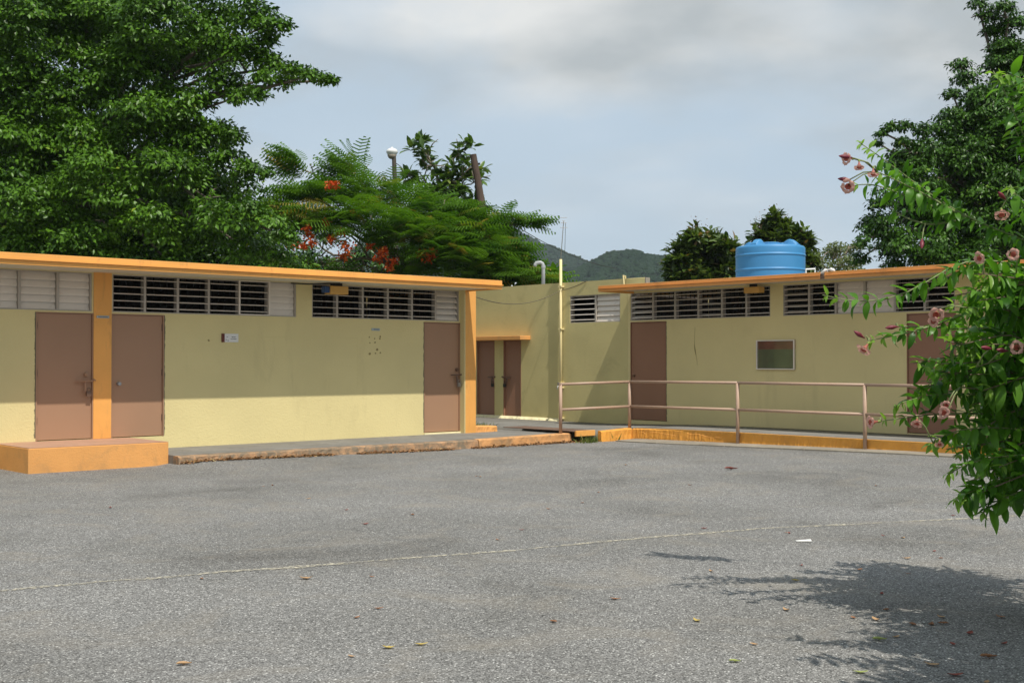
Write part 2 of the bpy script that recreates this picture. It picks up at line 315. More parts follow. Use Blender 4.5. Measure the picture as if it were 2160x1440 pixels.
def hillmat(name, a, b):
    m, nt, p, o = newmat(name); n = noise(nt, 0.055, 6, 0.65); n2 = noise(nt, 0.012, 3)
    c = mixc(nt, 0.5, ramp(nt, n.outputs[0], [(0.32, a), (0.68, b)]), ramp(nt, n2.outputs[0], [(0.35, a), (0.65, b)]))
    nt.links.new(c, p.inputs['Base Color']); p.inputs['Roughness'].default_value = 0.95; p.inputs['Specular IOR Level'].default_value = 0.1; return m
M['hill'] = hillmat('hill_forest', (0.007, 0.020, 0.009), (0.020, 0.040, 0.016))

# ------------------------------------------------------------------ ground
def sheet(name, xs, ys, zf, mat, kind='structure'):
    V = [(x, y, zf(x, y)) for y in ys for x in xs]; n = len(xs)
    K = [(j * n + i, j * n + i + 1, (j + 1) * n + i + 1, (j + 1) * n + i) for j in range(len(ys) - 1) for i in range(n - 1)]
    o = link(name, nmesh(name, np.array(V), np.array(K), mat, smooth=True)); return tag(o, kind=kind)
sheet('ground', np.linspace(-1500, 1500, 31), np.linspace(-1500, 1500, 31), lambda x, y: -0.06, M['soil'])
sheet('asphalt_lot', np.concatenate([np.linspace(-30, 3, 34), np.linspace(3.25, 30, 108)]), np.concatenate([np.linspace(-30, 6, 37), np.linspace(6.25, 24, 72)]), gz, M['asphalt'])

# long filled seam wandering across the lot
def seam():
    ctl = [(-60, 1252), (0, 1248), (160, 1235), (300, 1224), (470, 1210), (600, 1200), (800, 1183), (1080, 1162), (1400, 1133), (1600, 1117), (1800, 1107), (2000, 1098), (2260, 1085)]
    P = np.array([onZ(x, y, 0) for x, y in ctl]); t = np.linspace(0, len(P) - 1, 420)
    X = np.interp(t, range(len(P)), P[:, 0]); Y = np.interp(t, range(len(P)), P[:, 1])
    w = 0.026 + 0.024 * np.abs(np.sin(t * 2.3 + 1)) * RNG.random(len(t)) + 0.006 * RNG.random(len(t))
    w *= np.where(np.sin(t * 1.7) + np.sin(t * 4.1) > -1.1, 1, 0.45); w += 0.035 * np.exp(-((t - 5.15) / 0.13) ** 2)
    j = np.cumsum(RNG.normal(0, 0.004, len(t))); j -= np.interp(t, [0, t[-1]], [j[0], j[-1]])
    d = np.array([-(P[-1] - P[0])[1], (P[-1] - P[0])[0]]); d /= np.linalg.norm(d)
    A = np.stack([X + d[0] * (j + w), Y + d[1] * (j + w)], 1); B = np.stack([X + d[0] * (j - w * .9), Y + d[1] * (j - w * .9)], 1)
    V = [(p[0], p[1], gz(p[0], p[1]) + 0.004) for p in A] + [(p[0], p[1], gz(p[0], p[1]) + 0.004) for p in B]; n = len(t)
    K = np.array([(i, n + i, n + i + 1, i + 1) for i in range(n - 1)])
    tag(link('pavement_seam', nmesh('pavement_seam', np.array(V), K, M['asphalt_seam'])), kind='structure')
seam()

# walkways, kerbs, gutter
YW, XW = 18.3, 19.75                       # facade planes
YK = 16.66                                 # front edge of the left walkway
def rough_kerb(name, pts, z0s, z1s, mat, depth, label=None, cat=None, jitter=0.02, n=60):
    """kerb running along a polyline, front face uneven; depth is measured to the left of the direction of travel"""
    P = [Vector((p[0], p[1], 0)) for p in pts]; L = [0]
    for a, b in zip(P, P[1:]): L.append(L[-1] + (b - a).length)
    mb = MB(); rows = []
    for i in range(n + 1):
        s = L[-1] * i / n; k = max(j for j in range(len(P) - 1) if L[j] <= s + 1e-6); f = (s - L[k]) / (L[k + 1] - L[k])
        p = P[k].lerp(P[k + 1], min(f, 1)); t = (P[k + 1] - P[k]).normalized(); nr = Vector((-t.y, t.x, 0))
        z0 = np.interp(s / L[-1], *z0s); z1 = np.interp(s / L[-1], *z1s)
        a = random.uniform(-1, 1) * jitter; b = random.uniform(-1, 1) * jitter
        dz = random.uniform(-.35, .15) * jitter
        rows.append([tuple(p - nr * (jitter * .6 + abs(b)) + Vector((0, 0, z0 - 0.05))), tuple(p + nr * b * .5 + Vector((0, 0, z0 + (z1 - z0) * .55))), tuple(p + nr * (a * .4 + .004) + Vector((0, 0, z1 - .018 + dz))), tuple(p + nr * (.028 + abs(a) * .4) + Vector((0, 0, z1 + dz * .5))), tuple(p + nr * depth + Vector((0, 0, z1 + .001))), tuple(p + nr * depth + Vector((0, 0, z0 - .05)))])
    m = 6
    for r_ in rows: mb.v += r_
    for i in range(n):
        for j in range(m - 1): mb.f.append((i * m + j, (i + 1) * m + j, (i + 1) * m + j + 1, i * m + j + 1))
    mb.f.append(tuple(range(m))[::-1]); mb.f.append(tuple(n * m + j for j in range(m)))
    o = mb.build(name, mat)
    return tag(o, label, cat) if label else tag(o, kind='structure')
XE = 16.50                                  # where the left walkway meets the drain slot
mb = MB(); mb.box(8.452, XE - .02, YK + 0.16, YW + .1, -0.05, 0.16); walk = mb.build('walkway', M['walk'], bevel=0.008); tag(walk, kind='structure')
mb = MB(); mb.box(15.46, XE - .02, YW + .1, 27.0, -0.05, 0.158); tag(mb.build('passage_floor', M['walk']), kind='structure')
rough_kerb('kerb', [(8.45, YK), (14.2, YK)], ([0, .5, 1], [.055, .03, -.02]), ([0, 1], [0.150, 0.145]), M['kerb_worn'], 0.16, 'worn orange kerb along the left walkway below the blank wall', 'kerb', 0.014, 70)
rough_kerb('kerb', [(14.22, YK), (XE, YK - .01)], ([0, 1], [-.03, -.03]), ([0, .5, 1], [0.15, 0.165, 0.175]), M['kerb_orange'], 0.17, 'cracked orange kerb end at the foot of the first railing post', 'kerb', 0.016, 34)
# right-hand ramp: floor rises from the drain slot to the doors of the right wing
XK = 17.82
def rz(y): return float(np.interp(y, [14.2, 16.0, 17.4, 18.6, 30], [0.25, 0.238, 0.20, 0.165, 0.160]))
YC = 16.30                                  # front of the ramp return beside the drain slot
ys = [6.0, 10, 13, 14.2, 15, 16, YC + .16, YC + .16, 17.4, 18, 18.6, 20, 23, 27]
V = []
for n_, y in enumerate(ys):
    xk = XK + .15 if n_ <= 6 else 17.02
    V += [(xk, y, rz(y)), (XW + .1, y, rz(y))]
K = [(2 * i, 2 * i + 1, 2 * i + 3, 2 * i + 2) for i in range(len(ys) - 1) if i != 6]
fl = link('ramp_floor', nmesh('ramp_floor', np.array(V), np.array(K), M['walk'])); tag(fl, kind='structure')
md = fl.modifiers.new('thick', 'SOLIDIFY'); md.thickness = 0.22; md.offset = -1
def kerb_x(name, x, y0, y1, zb, zt, label, mat, n=80, jit=.016):
    rough_kerb(name, [(x, y1), (x, y0)], ([0, 1], [gz(x, y1) - .01, gz(x, y0) - .01]), ([0, .3, 1], [zt[0], zt[1], zt[2]]), mat, 0.155, label, 'kerb', jit, n)
kerb_x('ramp_kerb', XK, 13.72, YC + .0, 0, (0.232, 0.248, 0.254), 'cracked amber kerb of the ramp left of the second lower railing post', M['amber_worn'])
kerb_x('ramp_kerb', XK, 11.14, 13.70, 0, (0.254, 0.254, 0.254), 'amber ramp kerb below the framed notice board', M['amber_worn'])
kerb_x('ramp_kerb', XK, 6.0, 11.12, 0, (0.254, 0.254, 0.254), 'amber ramp kerb behind the flowering bush', M['amber_worn'])
rough_kerb('ramp_kerb', [(17.02, YC + .06), (XK + .01, YC)], ([0, 1], [-.03, -.01]), ([0, 1], [0.205, 0.236]), M['amber_worn'], 0.155, 'short sunlit amber kerb return beside the drain slot', 'kerb', 0.018, 24)
# flaked paint showing pale edges along the amber kerb
def paint_cracks():
    mb = MB()
    for (y0, z0, n, st) in [(16.1, .16, 8, -.13), (14.9, .19, 9, -.10)]:
        pts = []; y, z = y0, z0
        for i in range(n): pts.append((XK - .022, y, z + gz(XK, y) * .5)); y += st * random.uniform(.5, 1.4); z = min(max(z + random.uniform(-.05, .05), .06), .21)
        for a, b in zip(pts, pts[1:]):
            w = random.uniform(.002, .006); mb.face([a, b, (b[0] + .004, b[1], b[2] + w), (a[0] + .004, a[1], a[2] + w)])
    tag(mb.build('flaked_paint_lines', M['orange']), kind='stuff')
# gutter slab pieces in front of the ramp kerb
gy = [16.2, 15.1, 13.6, 12.0, 10.5, 9.0, 6.0]
for a, b in zip(gy, gy[1:]):
    w0, w1 = [float(np.interp(q, [6, 10, 12.3, 15.7, 16.3], [.30, .42, .5, .68, .55])) for q in (a, b)]
    mb = MB(); zt = lambda x, y: gz(x, y) + 0.022 + .02 * (x - 17.2)
    pts = [(XK - w0, a - .006), (XK - w1, b + .006), (XK + .02, b + .006), (XK + .02, a - .006)]
    top = [(x, y, zt(x, y)) for x, y in pts]; bot = [(x, y, -.05) for x, y in pts]
    mb.v = bot + top; mb.f = [(4, 5, 6, 7), (0, 1, 5, 4), (1, 2, 6, 5), (2, 3, 7, 6), (3, 0, 4, 7)]
    o = mb.build('gutter_slab', M['gutter'], bevel=.006); tag(o, kind='structure')
# drain slot cover
dp = empty('drain_cover', (17.0, 17.3, 0.15), 'brown metal plate with orange lip bridging the drain slot', 'drain cover')
MB().box(XE - .04, 17.06, YK - .1, 18.55, 0.205, 0.217).build('plate', M['plate'], dp)
MB().box(XE + .0, 17.01, YK - .15, YK - .105, 0.115, 0.222).build('front_lip', M['orange'], dp, bevel=.004)

# raised doorstep
stp = empty('doorstep', (7.4, 17.6, 0), 'raised orange concrete doorstep with mauve top below the paired doors', 'doorstep')
mb = MB(); mb.box(6.385, 8.45, 16.97, YW - .001, -.05, 0.346); mb.build('step_block', M['orange_worn'], stp, bevel=.012)
mb = MB(); mb.box(6.39, 8.445, 16.975, YW - .002, 0.3465, 0.352); mb.build('tread', M['tread'], stp)

# ------------------------------------------------------------------ facades
def facade(axis, c, u0, u1, z0, z1, openings, thick):
    """wall in plane Y=c (axis 'Y') or X=c (axis 'X'), front towards the lot, thickness going back; openings (u0,u1,z0,z1)"""
    us = sorted({u0, u1} | {o[0] for o in openings} | {o[1] for o in openings}); zs = sorted({z0, z1} | {o[2] for o in openings} | {o[3] for o in openings})
    us = [u for u in us if u0 <= u <= u1]; zs = [z for z in zs if z0 <= z <= z1]
    solid = {}
    for i in range(len(us) - 1):
        for j in range(len(zs) - 1):
            um, zm = (us[i] + us[i + 1]) / 2, (zs[j] + zs[j + 1]) / 2
            solid[i, j] = not any(o[0] < um < o[1] and o[2] < zm < o[3] for o in openings)
    P = (lambda u, z, d: (u, c + d, z)) if axis == 'Y' else (lambda u, z, d: (c + d, u, z))
    mb = MB()
    for (i, j), s in solid.items():
        if not s: continue
        a, b, e, f = us[i], us[i + 1], zs[j], zs[j + 1]
        mb.face([P(a, e, 0), P(b, e, 0), P(b, f, 0), P(a, f, 0)]); mb.face([P(a, e, thick), P(a, f, thick), P(b, f, thick), P(b, e, thick)])
        for (di, dj, q) in ((-1, 0, [(a, e), (a, f)]), (1, 0, [(b, f), (b, e)]), (0, -1, [(b, e), (a, e)]), (0, 1, [(a, f), (b, f)])):
            if not solid.get((i + di, j + dj), False):
                mb.face([P(*q[0], 0), P(*q[1], 0), P(*q[1], thick), P(*q[0], thick)])
    return mb
_slat_cache = {}
def slat_mesh(w):
    w = round(w, 2)
    if w not in _slat_cache:
        prof = [(-.062, -.006), (-.057, -.001), (-.03, .002), (.03, .002), (.057, .001), (.062, .006)]; th = .005
        mb = MB(); n = len(prof)
        for x in (-w / 2, w / 2):
            for (a, b) in prof: mb.v.append((x, a, b + th / 2))
            for (a, b) in prof[::-1]: mb.v.append((x, a, b - th / 2))
        k = 2 * n
        for i in range(k): j = (i + 1) % k; mb.f.append((i, j, k + j, k + i))
        mb.f.append(tuple(range(k))[::-1]); mb.f.append(tuple(range(k, 2 * k)))
        _slat_cache[w] = mb.mesh('slat', M['slat'])
    return _slat_cache[w]
def jalousie(bld, axis, c, bounds, z0, z1, modes, bars=True, label=None):
    """louvre window: bounds = positions of frame uprights, one mode per panel (tilt in degrees of the blades)"""
    P = (lambda u, d: (u, c + d)) if axis == 'Y' else (lambda u, d: (c + d, u))
    mb = MB()
    def bx(u0, u1, d0, d1, a, b):
        (x0, y0), (x1, y1) = P(u0, d0), P(u1, d1); mb.box(min(x0, x1), max(x0, x1), min(y0, y1), max(y0, y1), a, b)
    B = sorted(bounds); lo, hi = B[0], B[-1]
    if list(bounds) != B: modes = modes[::-1]
    bx(lo, hi, .01, .12, z0, z0 + .018); bx(lo, hi, .01, .12, z1 - .018, z1)
    for i, b in enumerate(B):
        a, e = (b, b + .022) if i == 0 else ((b - .022, b) if i == len(B) - 1 else (b - .02, b + .02))
        bx(a, e, .012, .118, z0 + .0185, z1 - .0185)
    win = mb.build('jalousie_window', M['frame'], bld)
    if label: win['label'] = label
    n = 5; dz = (z1 - z0 - .036) / n
    for i, md in enumerate(modes):
        a, b = B[i] + .024, B[i + 1] - .024; jit = random.uniform(-2.5, 2.5)
        for k in range(n):
            th = md + jit + random.uniform(-1.2, 1.2); (x, y) = P((a + b) / 2, .065)
            ang = R(th)      # blade leans: outer edge low
            Mx = Matrix.Translation((x, y, z0 + .018 + dz * (k + .5))) @ (Matrix.Identity(4) if axis == 'Y' else Matrix.Rotation(-R(90), 4, 'Z')) @ Matrix.Rotation(ang, 4, 'X')
            link('slat', slat_mesh(b - a), win, Mx)
    if bars:
        g = MB(); u = lo + .08
        while u < hi - .04:
            (x, y) = P(u, .185); g.box(x - .006, x + .006, y - .006, y + .006, z0 - .05, z1 + .05); u += .115
        g.build('security_grille', M['dark'], win)
    return win
def hardware(door, axis, c, u, z, sgn=1, plate=True, mat='lockdark', lockmat='steel'):
    """slide bolt with hasp and padlock; sgn = direction along the facade towards the jamb"""
    def P(du, d, dz): return (u + sgn * du, c + d, z + dz) if axis == 'Y' else (c + d, u + sgn * du, z + dz)
    mb = MB(); mb.tube([P(-.15, -.035, 0), P(.13, -.035, 0.005)], .011, 8).tube([P(.10, -.035, .003), P(.12, -.06, .03), P(.15, -.045, .008)], .011, 6)
    for q in (-.10, .0, .09): mb.tube([P(q - .012, -.012, 0), P(q - .012, -.05, 0), P(q + .012, -.05, 0), P(q + .012, -.012, 0)], .012, 6)
    mb.build('slide_bolt', M[mat], door)
    mb = MB(); mb.tube([P(0, -.02, -.02), P(.0, -.035, -.09), P(.0, -.035, -.15)], .015, 8); mb.build('hasp', M[mat], door)
    mb = MB(); mb.tube([P(.02, -.045, -.15), P(.02, -.045, -.11), P(.045, -.045, -.095), P(.07, -.045, -.11), P(.07, -.045, -.15)], .006, 6)
    a, b = P(.01, -.065, -.23), P(.08, -.025, -.15)
    mb.box(min(a[0], b[0]), max(a[0], b[0]), min(a[1], b[1]), max(a[1], b[1]), min(a[2], b[2]), max(a[2], b[2])); mb.build('padlock', M[lockmat], door, bevel=.006)
    if plate:
        mb = MB(); s = P(.02, -.002, .10); e = P(.02, -.03, .10); mb.tube([s, e], [.035, .028], 14); mb.tube([P(.02, -.03, .10), P(.02, -.042, .10)], .012, 8); mb.build('lock_cylinder', M[mat], door, smooth=False)
def chips(name, axis, c, u, z0, z1, parent, mat='chip', amp=.03, n=40):
    """broken stucco edge beside a door frame"""
    mb = MB(); P = (lambda a, z: (a, c - .002, z)) if axis == 'Y' else (lambda a, z: (c - .002, a, z))
    zs = np.linspace(z0, z1, n); w = [max(.006, random.gauss(.018, amp * .35)) for _ in zs]
    for i in range(n - 1):
        mb.face([P(u[0], zs[i]), P(u[0] + u[1] * w[i], zs[i]), P(u[0] + u[1] * w[i + 1], zs[i + 1]), P(u[0], zs[i + 1])])
    return mb.build(name, M[mat], parent)

# ---------- left wing
LW = empty('classroom_wing', (9, 18.3, 0), 'long low yellow classroom wing on the left with orange flat roof edge and brown doors', 'building')
ZS = 2.90
D1 = (6.99, 7.862); D2 = (8.152, 9.022); D3 = (14.262, 15.132)
W1 = (5.0, 7.84); W2 = (8.165, 11.47); W3 = (11.79, 15.11); WB, WT = 2.298, 2.886
op = [(D1[0], D1[1], .352, 2.272), (D2[0], D2[1], .352, 2.272), (D3[0], D3[1], .19, 2.272)]
op += [(W1[0], W1[1], WB, WT), (W2[0], W2[1], WB, WT), (W3[0], W3[1], WB, WT), (2.9, 4.7, WB, WT)]
facade('Y', YW, 2.0, 15.42, .12, ZS, op, .15).build('wall', M['wall'], LW)
MB().box(15.27, 15.42, YW + .1502, 25.0, .1, ZS).box(2.0, 15.268, 24.85, 25.0, .1, ZS).box(2.0, 2.15, YW + .1502, 24.848, .1, ZS).build('outer_wall', M['wall'], LW)
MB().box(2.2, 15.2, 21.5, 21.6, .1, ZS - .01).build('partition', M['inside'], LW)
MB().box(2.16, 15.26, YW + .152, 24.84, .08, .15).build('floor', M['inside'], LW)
MB().box(15.225, 15.266, YW + .152, 21.49, .16, ZS - .02).build('darkening_panel', M['inside'], LW)  # added dark panel so the end wall looks unlit through the louvres
MB().box(7.864, 8.150, YW - .016, YW - .001, .353, ZS).build('column', M['orange'], LW, bevel=.004)
pil = MB().box(15.135, 15.155, YW - .135, YW - .001, .16, ZS).build('pilaster_side', M['wall'], LW)
MB().box(15.157, 15.42, YW - .139, YW - .001, .14, ZS + .1).build('pilaster', M['orange'], LW, bevel=.008)
# roof slab with drip ledge
YF, XR = 17.18, 15.225
rf = MB().box(1.2, XR - .012, YF + .03, 25.6, 2.904, 3.02).build('roof', M['roof'], LW)
MB().box(1.2, XR, YF, YF + .029, 2.952, 3.034).build('fascia_upper_band', M['orange'], rf, bevel=.005)
MB().box(1.2, XR + .004, YF - .032, YF + .029, 2.938, 2.9515).build('drip_ledge', M['orange'], rf)
MB().box(1.2, XR, YF, YF + .029, 2.872, 2.9375).build('fascia_lower_band', M['orange'], rf, bevel=.004)
MB().box(XR - .0118, XR, YF + .0292, 25.6, 2.872, 3.034).build('end_fascia', M['orange'], rf)
MB().box(1.2, XR - .013, YF + .0295, YW + .3, 2.8985, 2.9035).build('soffit', M['soffit'], rf)
mb = MB()
for i in range(30):
    x = lx(870 + i * 4.2, YF); mb.face([(x, YF - .002, 3.0 - random.random() * .04), (x + .05, YF - .002, 3.0 - random.random() * .05), (x + .05, YF - .002, 3.035), (x, YF - .002, 3.035)])
mb.build('moss_stain', M['chip'], rf) if False else None
mb = MB()
for i in range(9): x = 12.9 + i * .13; h = .012 + .02 * random.random(); mb.box(x, x + .16, YF + .04, YF + .3, 3.0205, 3.034 + h * (1 - abs(i - 4) / 5))
mb.build('leaf_debris', M['chip'], rf)
jalousie(LW, 'Y', YW, [5.0, lx(-100) if lx(-100) > 5.2 else 5.7, lx(41), lx(122), W1[1]], WB, WT, [74] * 4)
jalousie(LW, 'Y', YW, [2.9, 3.5, 4.1, 4.7], WB, WT, [74] * 3)
jalousie(LW, 'Y', YW, [W2[0], lx(306), lx(375.6), lx(441), lx(505.6), lx(567), W2[1]], WB, WT, [2, 5, 4, 2, 3, 76])
jalousie(LW, 'Y', YW, [W3[0], lx(712), lx(766), lx(819), lx(870), lx(920), W3[1]], WB, WT, [3, 2, 5, 4, 3, 52])
MB().box(lx(503), lx(569), YW - .016, YW + .009, 2.31, 2.325).box(lx(503), lx(569), YW - .016, YW + .009, 2.868, 2.884).box(lx(503), lx(505.5), YW - .016, YW + .009, 2.3255, 2.8675).box(lx(566), lx(569), YW - .016, YW + .009, 2.3255, 2.8675).build('screen_frame', M['slat'], LW)
def door(bld, axis, c, u0, u1, z0, z1, rec=.02, name='door', hinge_low=True):
    dm = M['door'] if axis == 'Y' else M['door_shaded']
    mb = MB(); g = .018
    if axis == 'Y': mb.box(u0 + g, u1 - g, c + rec, c + rec + .045, z0 + .012, z1 - g)
    else: mb.box(c + rec, c + rec + .045, u0 + g, u1 - g, z0 + .012, z1 - g)
    d = mb.build(name, dm, bld, bevel=.003)
    f = MB(); 
    for a, b, e, h in ((u0, u0 + g - .003, z0, z1), (u1 - g + .003, u1, z0, z1), (u0 + g - .003, u1 - g + .003, z1 - g + .003, z1)):
        if axis == 'Y': f.box(a, b, c - .006, c + .1, e, h)
        else: f.box(c - .006, c + .1, a, b, e, h)
    f.build('door_frame', dm, d)
    for z in (z0 + .25, (z0 + z1) / 2, z1 - .25):
        h = MB(); u = u0 + g + .004 if hinge_low else u1 - g - .004
        h.tube([(u, c + rec - .006, z), (u, c + rec - .006, z + .1)] if axis == 'Y' else [(c + rec - .006, u, z), (c + rec - .006, u, z + .1)], .009, 6).build('hinge', M['lockdark'], d)
    return d
d1 = door(LW, 'Y', YW, *D1, .352, 2.272); hardware(d1, 'Y', YW, D1[1] - .13, 1.235, 1, mat='door', lockmat='lockdark')
d2 = door(LW, 'Y', YW, *D2, .352, 2.272, hinge_low=False); MB().tube([(8.27, YW + .02, 1.19), (8.27, YW - .015, 1.19)], [.03, .025], 12).tube([(8.27, YW - .01, 1.19), (8.27, YW - .05, 1.19)], [.012, .028], 10).build('knob', M['steel'], d2)
d3 = door(LW, 'Y', YW, *D3, .19, 2.272); hardware(d3, 'Y', YW, D3[1] - .10, 1.275, 1)
MB().box(D3[0] - .01, D3[1], YW - .03, YW - .002, .155, .188).build('threshold', M['plaster'], LW, bevel=.006)
chips('broken_edge', 'Y', YW, (D1[0] - .001, -1), .4, 2.27, LW, 'chip', .016, 170)
chips('broken_edge', 'Y', YW, (D3[0] - .001, -1), .2, 2.27, LW, 'chip', .014, 50)
chips('broken_edge', 'Y', YW, (D2[1] + .001, 1), .36, 2.27, LW, 'chip', .012, 50)
# traces on the wall: a faint painted-over rectangle and glue spots where signs were removed
def thinrect(name, x0, x1, z0, z1, mat, parent, y=YW - .0025, w=.008):
    mb = MB()
    for a, b, e, h in ((x0, x1, z1 - w, z1), (x1 - w, x1, z0, z1 - w)): mb.box(a, b, y, YW + .001, e, h)
    return mb.build(name, mat, parent)
thinrect('painted_over_edge', lx(520), lx(755), 1.10, 1.95, M['ghost'], LW)
mb = MB()
for (px, py, r_) in [(779, 711, .02), (790, 714, .018), (802, 710, .024), (780, 723, .018), (791, 722, .02), (795, 737, .03), (780, 746, .03), (792, 745, .02), (802, 744, .022), (440, 718, .022), (801, 714, .02)]:
    p = onY(px, py, YW); n = 9; mb.face([(p[0] + r_ * (0.6 + .5 * random.random()) * math.cos(2 * math.pi * i / n), YW - .0022, p[2] + r_ * (0.5 + .5 * random.random()) * math.sin(2 * math.pi * i / n)) for i in range(n)])
mb.build('glue_spots', M['glue'], LW)
# small signs (lettering too worn to read: kept as rows of marks)
def sign(name, label, x0, x1, z0, z1, y, lines, mat, brown=False, inkm='ink'):
    s = empty(name, ((x0 + x1) / 2, y, z0), label, 'sign')
    MB().box(x0, x1, y - .014, y - .001, z0, z1).build('panel', M[mat], s, bevel=.002)
    if brown: MB().box(x0 - .052, x0 - .001, y - .018, y - .001, z0, z1).build('side_band', M['signbrown'], s)
    mb = MB()
    for (cx, cz, w, h) in lines:
        x = cx - w / 2
        while x < cx + w / 2 - .004:
            ww = min(random.uniform(.006, .014), cx + w / 2 - x); mb.box(x, x + ww, y - .0155, y - .0145, cz - h / 2 * random.uniform(.5, 1), cz + h / 2 * random.uniform(.5, 1)); x += ww + .004
    mb.build('lettering', M[inkm], s); return s
sx0, sx1, sz0, sz1 = 10.09, 10.345, 1.852, 1.992
sign('room_sign', 'small white sign with dark red side band on the yellow wall', sx0, sx1, sz0, sz1, YW, [(10.255, 1.938, .075, .016), (10.255, 1.905, .105, .018), (10.14, 1.94, .03, .014), (10.155, 1.88, .03, .02), (10.118, 1.89, .014, .024)], 'signwhite', True)
sign('label_strip', 'pale blue name strip stuck on the orange column between two doors', lx(202), lx(228.5), 2.200, 2.236, YW - .016, [((lx(202) + lx(228.5)) / 2, 2.218, .15, .018)], 'label_blue')
sign('label_strip', 'thin grey name strip on the yellow wall near the third door', lx(783.5), lx(800.5), 2.09, 2.133, YW, [((lx(783.5) + lx(800.5)) / 2 + .01, 2.112, .12, .02)], 'label_blue')
fx = empty('soffit_fixture', (12.1, 17.9, 2.85), 'amber box fixture hanging under the left roof overhang beside the window', 'light fixture')
MB().box(11.93, 12.30, 17.93, 18.12, 2.70, 2.84).build('housing', M['boxamber'], fx, bevel=.01); MB().box(11.82, 11.925, 17.95, 18.06, 2.72, 2.83).build('end_clip', M['boxblue'], fx, bevel=.01)
MB().box(12.0, 12.22, 18.0, 18.05, 2.84, 2.8975).build('bracket', M['dark'], fx)
tag(MB().tube([(11.35, 18.28, 2.875), (11.6, 18.1, 2.862), (11.85, 18.0, 2.875), (12.1, 17.9, 2.89)], .012, 6).build('soffit_cable', M['cable']), 'short black cable running under the left soffit to the amber fixture', 'cable')
# orange stub kerb and weeds at the end of the wing
rough_kerb('stub_kerb', [(15.43, 18.2), (16.0, 18.2)], ([0, 1], [.1, .1]), ([0, 1], [.29, .27]), M['orange_worn'], .22, 'short orange kerb stub at the foot of the end pilaster', 'kerb', .02, 16)

# ---------- right wing
RWg = empty('annex_wing', (19.75, 14, 0), 'low yellow wing on the right with louvre windows behind the ramp railing', 'building')
ZSR = 3.035
E1 = (ry(1405), ry(1330)); E2 = (ry(1913) - .93, ry(1913)); vb, vt = 2.405, 3.0
bA = [ry(p) for p in (1330, 1376.5, 1423, 1472, 1522, 1573.5, 1625)]; bB = [ry(p) for p in (1652, 1706, 1762, 1823, 1887, 1950, 2015)]
opR = [(E1[0], E1[1], .27, 2.375), (E2[0], E2[1], .27, 2.375), (bA[-1], bA[0], vb, vt), (bB[-1], bB[0], vb, vt), (6.2, 9.6, vb, vt)]
facade('X', XW, 5.0, 18.18, .1, ZSR, opR, .15).build('wall', M['wall'], RWg)
MB().box(XW + .1502, 27, 5.0, 5.15, .1, ZSR).box(26.85, 27, 5.1505, 18.1, .1, ZSR).build('outer_wall', M['wall'], RWg)
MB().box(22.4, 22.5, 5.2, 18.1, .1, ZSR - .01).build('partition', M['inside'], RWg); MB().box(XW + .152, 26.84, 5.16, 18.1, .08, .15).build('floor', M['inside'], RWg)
MB().box(XW + .152, 22.39, 18.105, 18.18, .16, ZSR - .02).build('darkening_panel', M['inside'], RWg)  # panel added to darken the view through the first windows
XF, YR = 18.66, 18.02
rr = MB().box(XF + .03, 27.4, 4.4, YR - .012, 3.041, 3.10).build('roof', M['roof'], RWg)
ga = ry(1735, XF)
for (a, b) in ((ga + .045, YR), (4.4, ga - .045)):
    MB().box(XF, XF + .029, a, b, 3.055, 3.112).build('fascia_upper_band', M['fascia_shaded'], rr, bevel=.004)
    MB().box(XF - .028, XF + .029, a, b, 3.044, 3.0545).build('drip_ledge', M['fascia_shaded'], rr)
    MB().box(XF, XF + .029, a, b, 2.985, 3.0435).build('fascia_lower_band', M['fascia_shaded'], rr, bevel=.004)
MB().box(XF + .0295, 27.4, YR - .0118, YR, 2.985, 3.112).build('end_fascia', M['orange'], rr)
MB().box(XF + .0295, XW + .3, 4.4, YR - .013, 3.0355, 3.0405).build('soffit', M['soffit'], rr)
MB().box(XF + .005, XF + .028, ga - .044, ga + .044, 2.99, 3.06).build('scupper', M['lockdark'], rr)
jalousie(RWg, 'X', XW, bA, vb, vt, [20, 5, 6, 15, 4, 3]); jalousie(RWg, 'X', XW, bB, vb, vt, [12, 4, 75, 75, 4, 5]); jalousie(RWg, 'X', XW, [9.6, 8.75, 7.9, 7.05, 6.2], vb, vt, [10, 10, 75, 10])
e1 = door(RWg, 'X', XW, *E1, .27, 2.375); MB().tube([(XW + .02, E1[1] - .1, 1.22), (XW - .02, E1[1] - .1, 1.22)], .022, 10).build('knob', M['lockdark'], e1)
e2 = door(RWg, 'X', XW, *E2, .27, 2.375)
MB().tube([(XW + .02, E2[0] + .1, 1.22), (XW - .02, E2[0] + .1, 1.22)], .022, 10).build('knob', M['lockdark'], e2)
chips('broken_edge', 'X', XW, (E1[0] - .001, -1), .27, 2.37, RWg, 'chip', .018, 170)
mb = MB()
for (x0, z0, x1, z1, n) in [(1466, 690, 1467, 770, 14)]:
    P0, P1 = onX(x0, z0, XW), onX(x1, z1, XW); prev = None
    for i in range(n):
        f = i / (n - 1); y = P0[1] + (P1[1] - P0[1]) * f + .05 * math.sin(f * 5) * f; z = P0[2] + (P1[2] - P0[2]) * f; w = .004 + .012 * math.exp(-((f - .6) / .12) ** 2)
        cur = [(XW - .002, y - w, z), (XW - .002, y + w, z)]
        if prev: mb.face([prev[0], prev[1], cur[1], cur[0]])
        prev = cur
mb.build('hairline_crack', M['glue'], RWg)
fx = empty('soffit_fixture', (19.5, 14.7, 2.9), 'amber box fixture under the right roof overhang left of the yellow post', 'light fixture')
MB().box(19.45, 19.62, ry(1622), ry(1589), 2.86, 2.975).build('housing', M['boxamber'], fx, bevel=.01); MB().box(19.5, 19.55, 14.6, 14.75, 2.975, 3.034).build('bracket', M['dark'], fx)
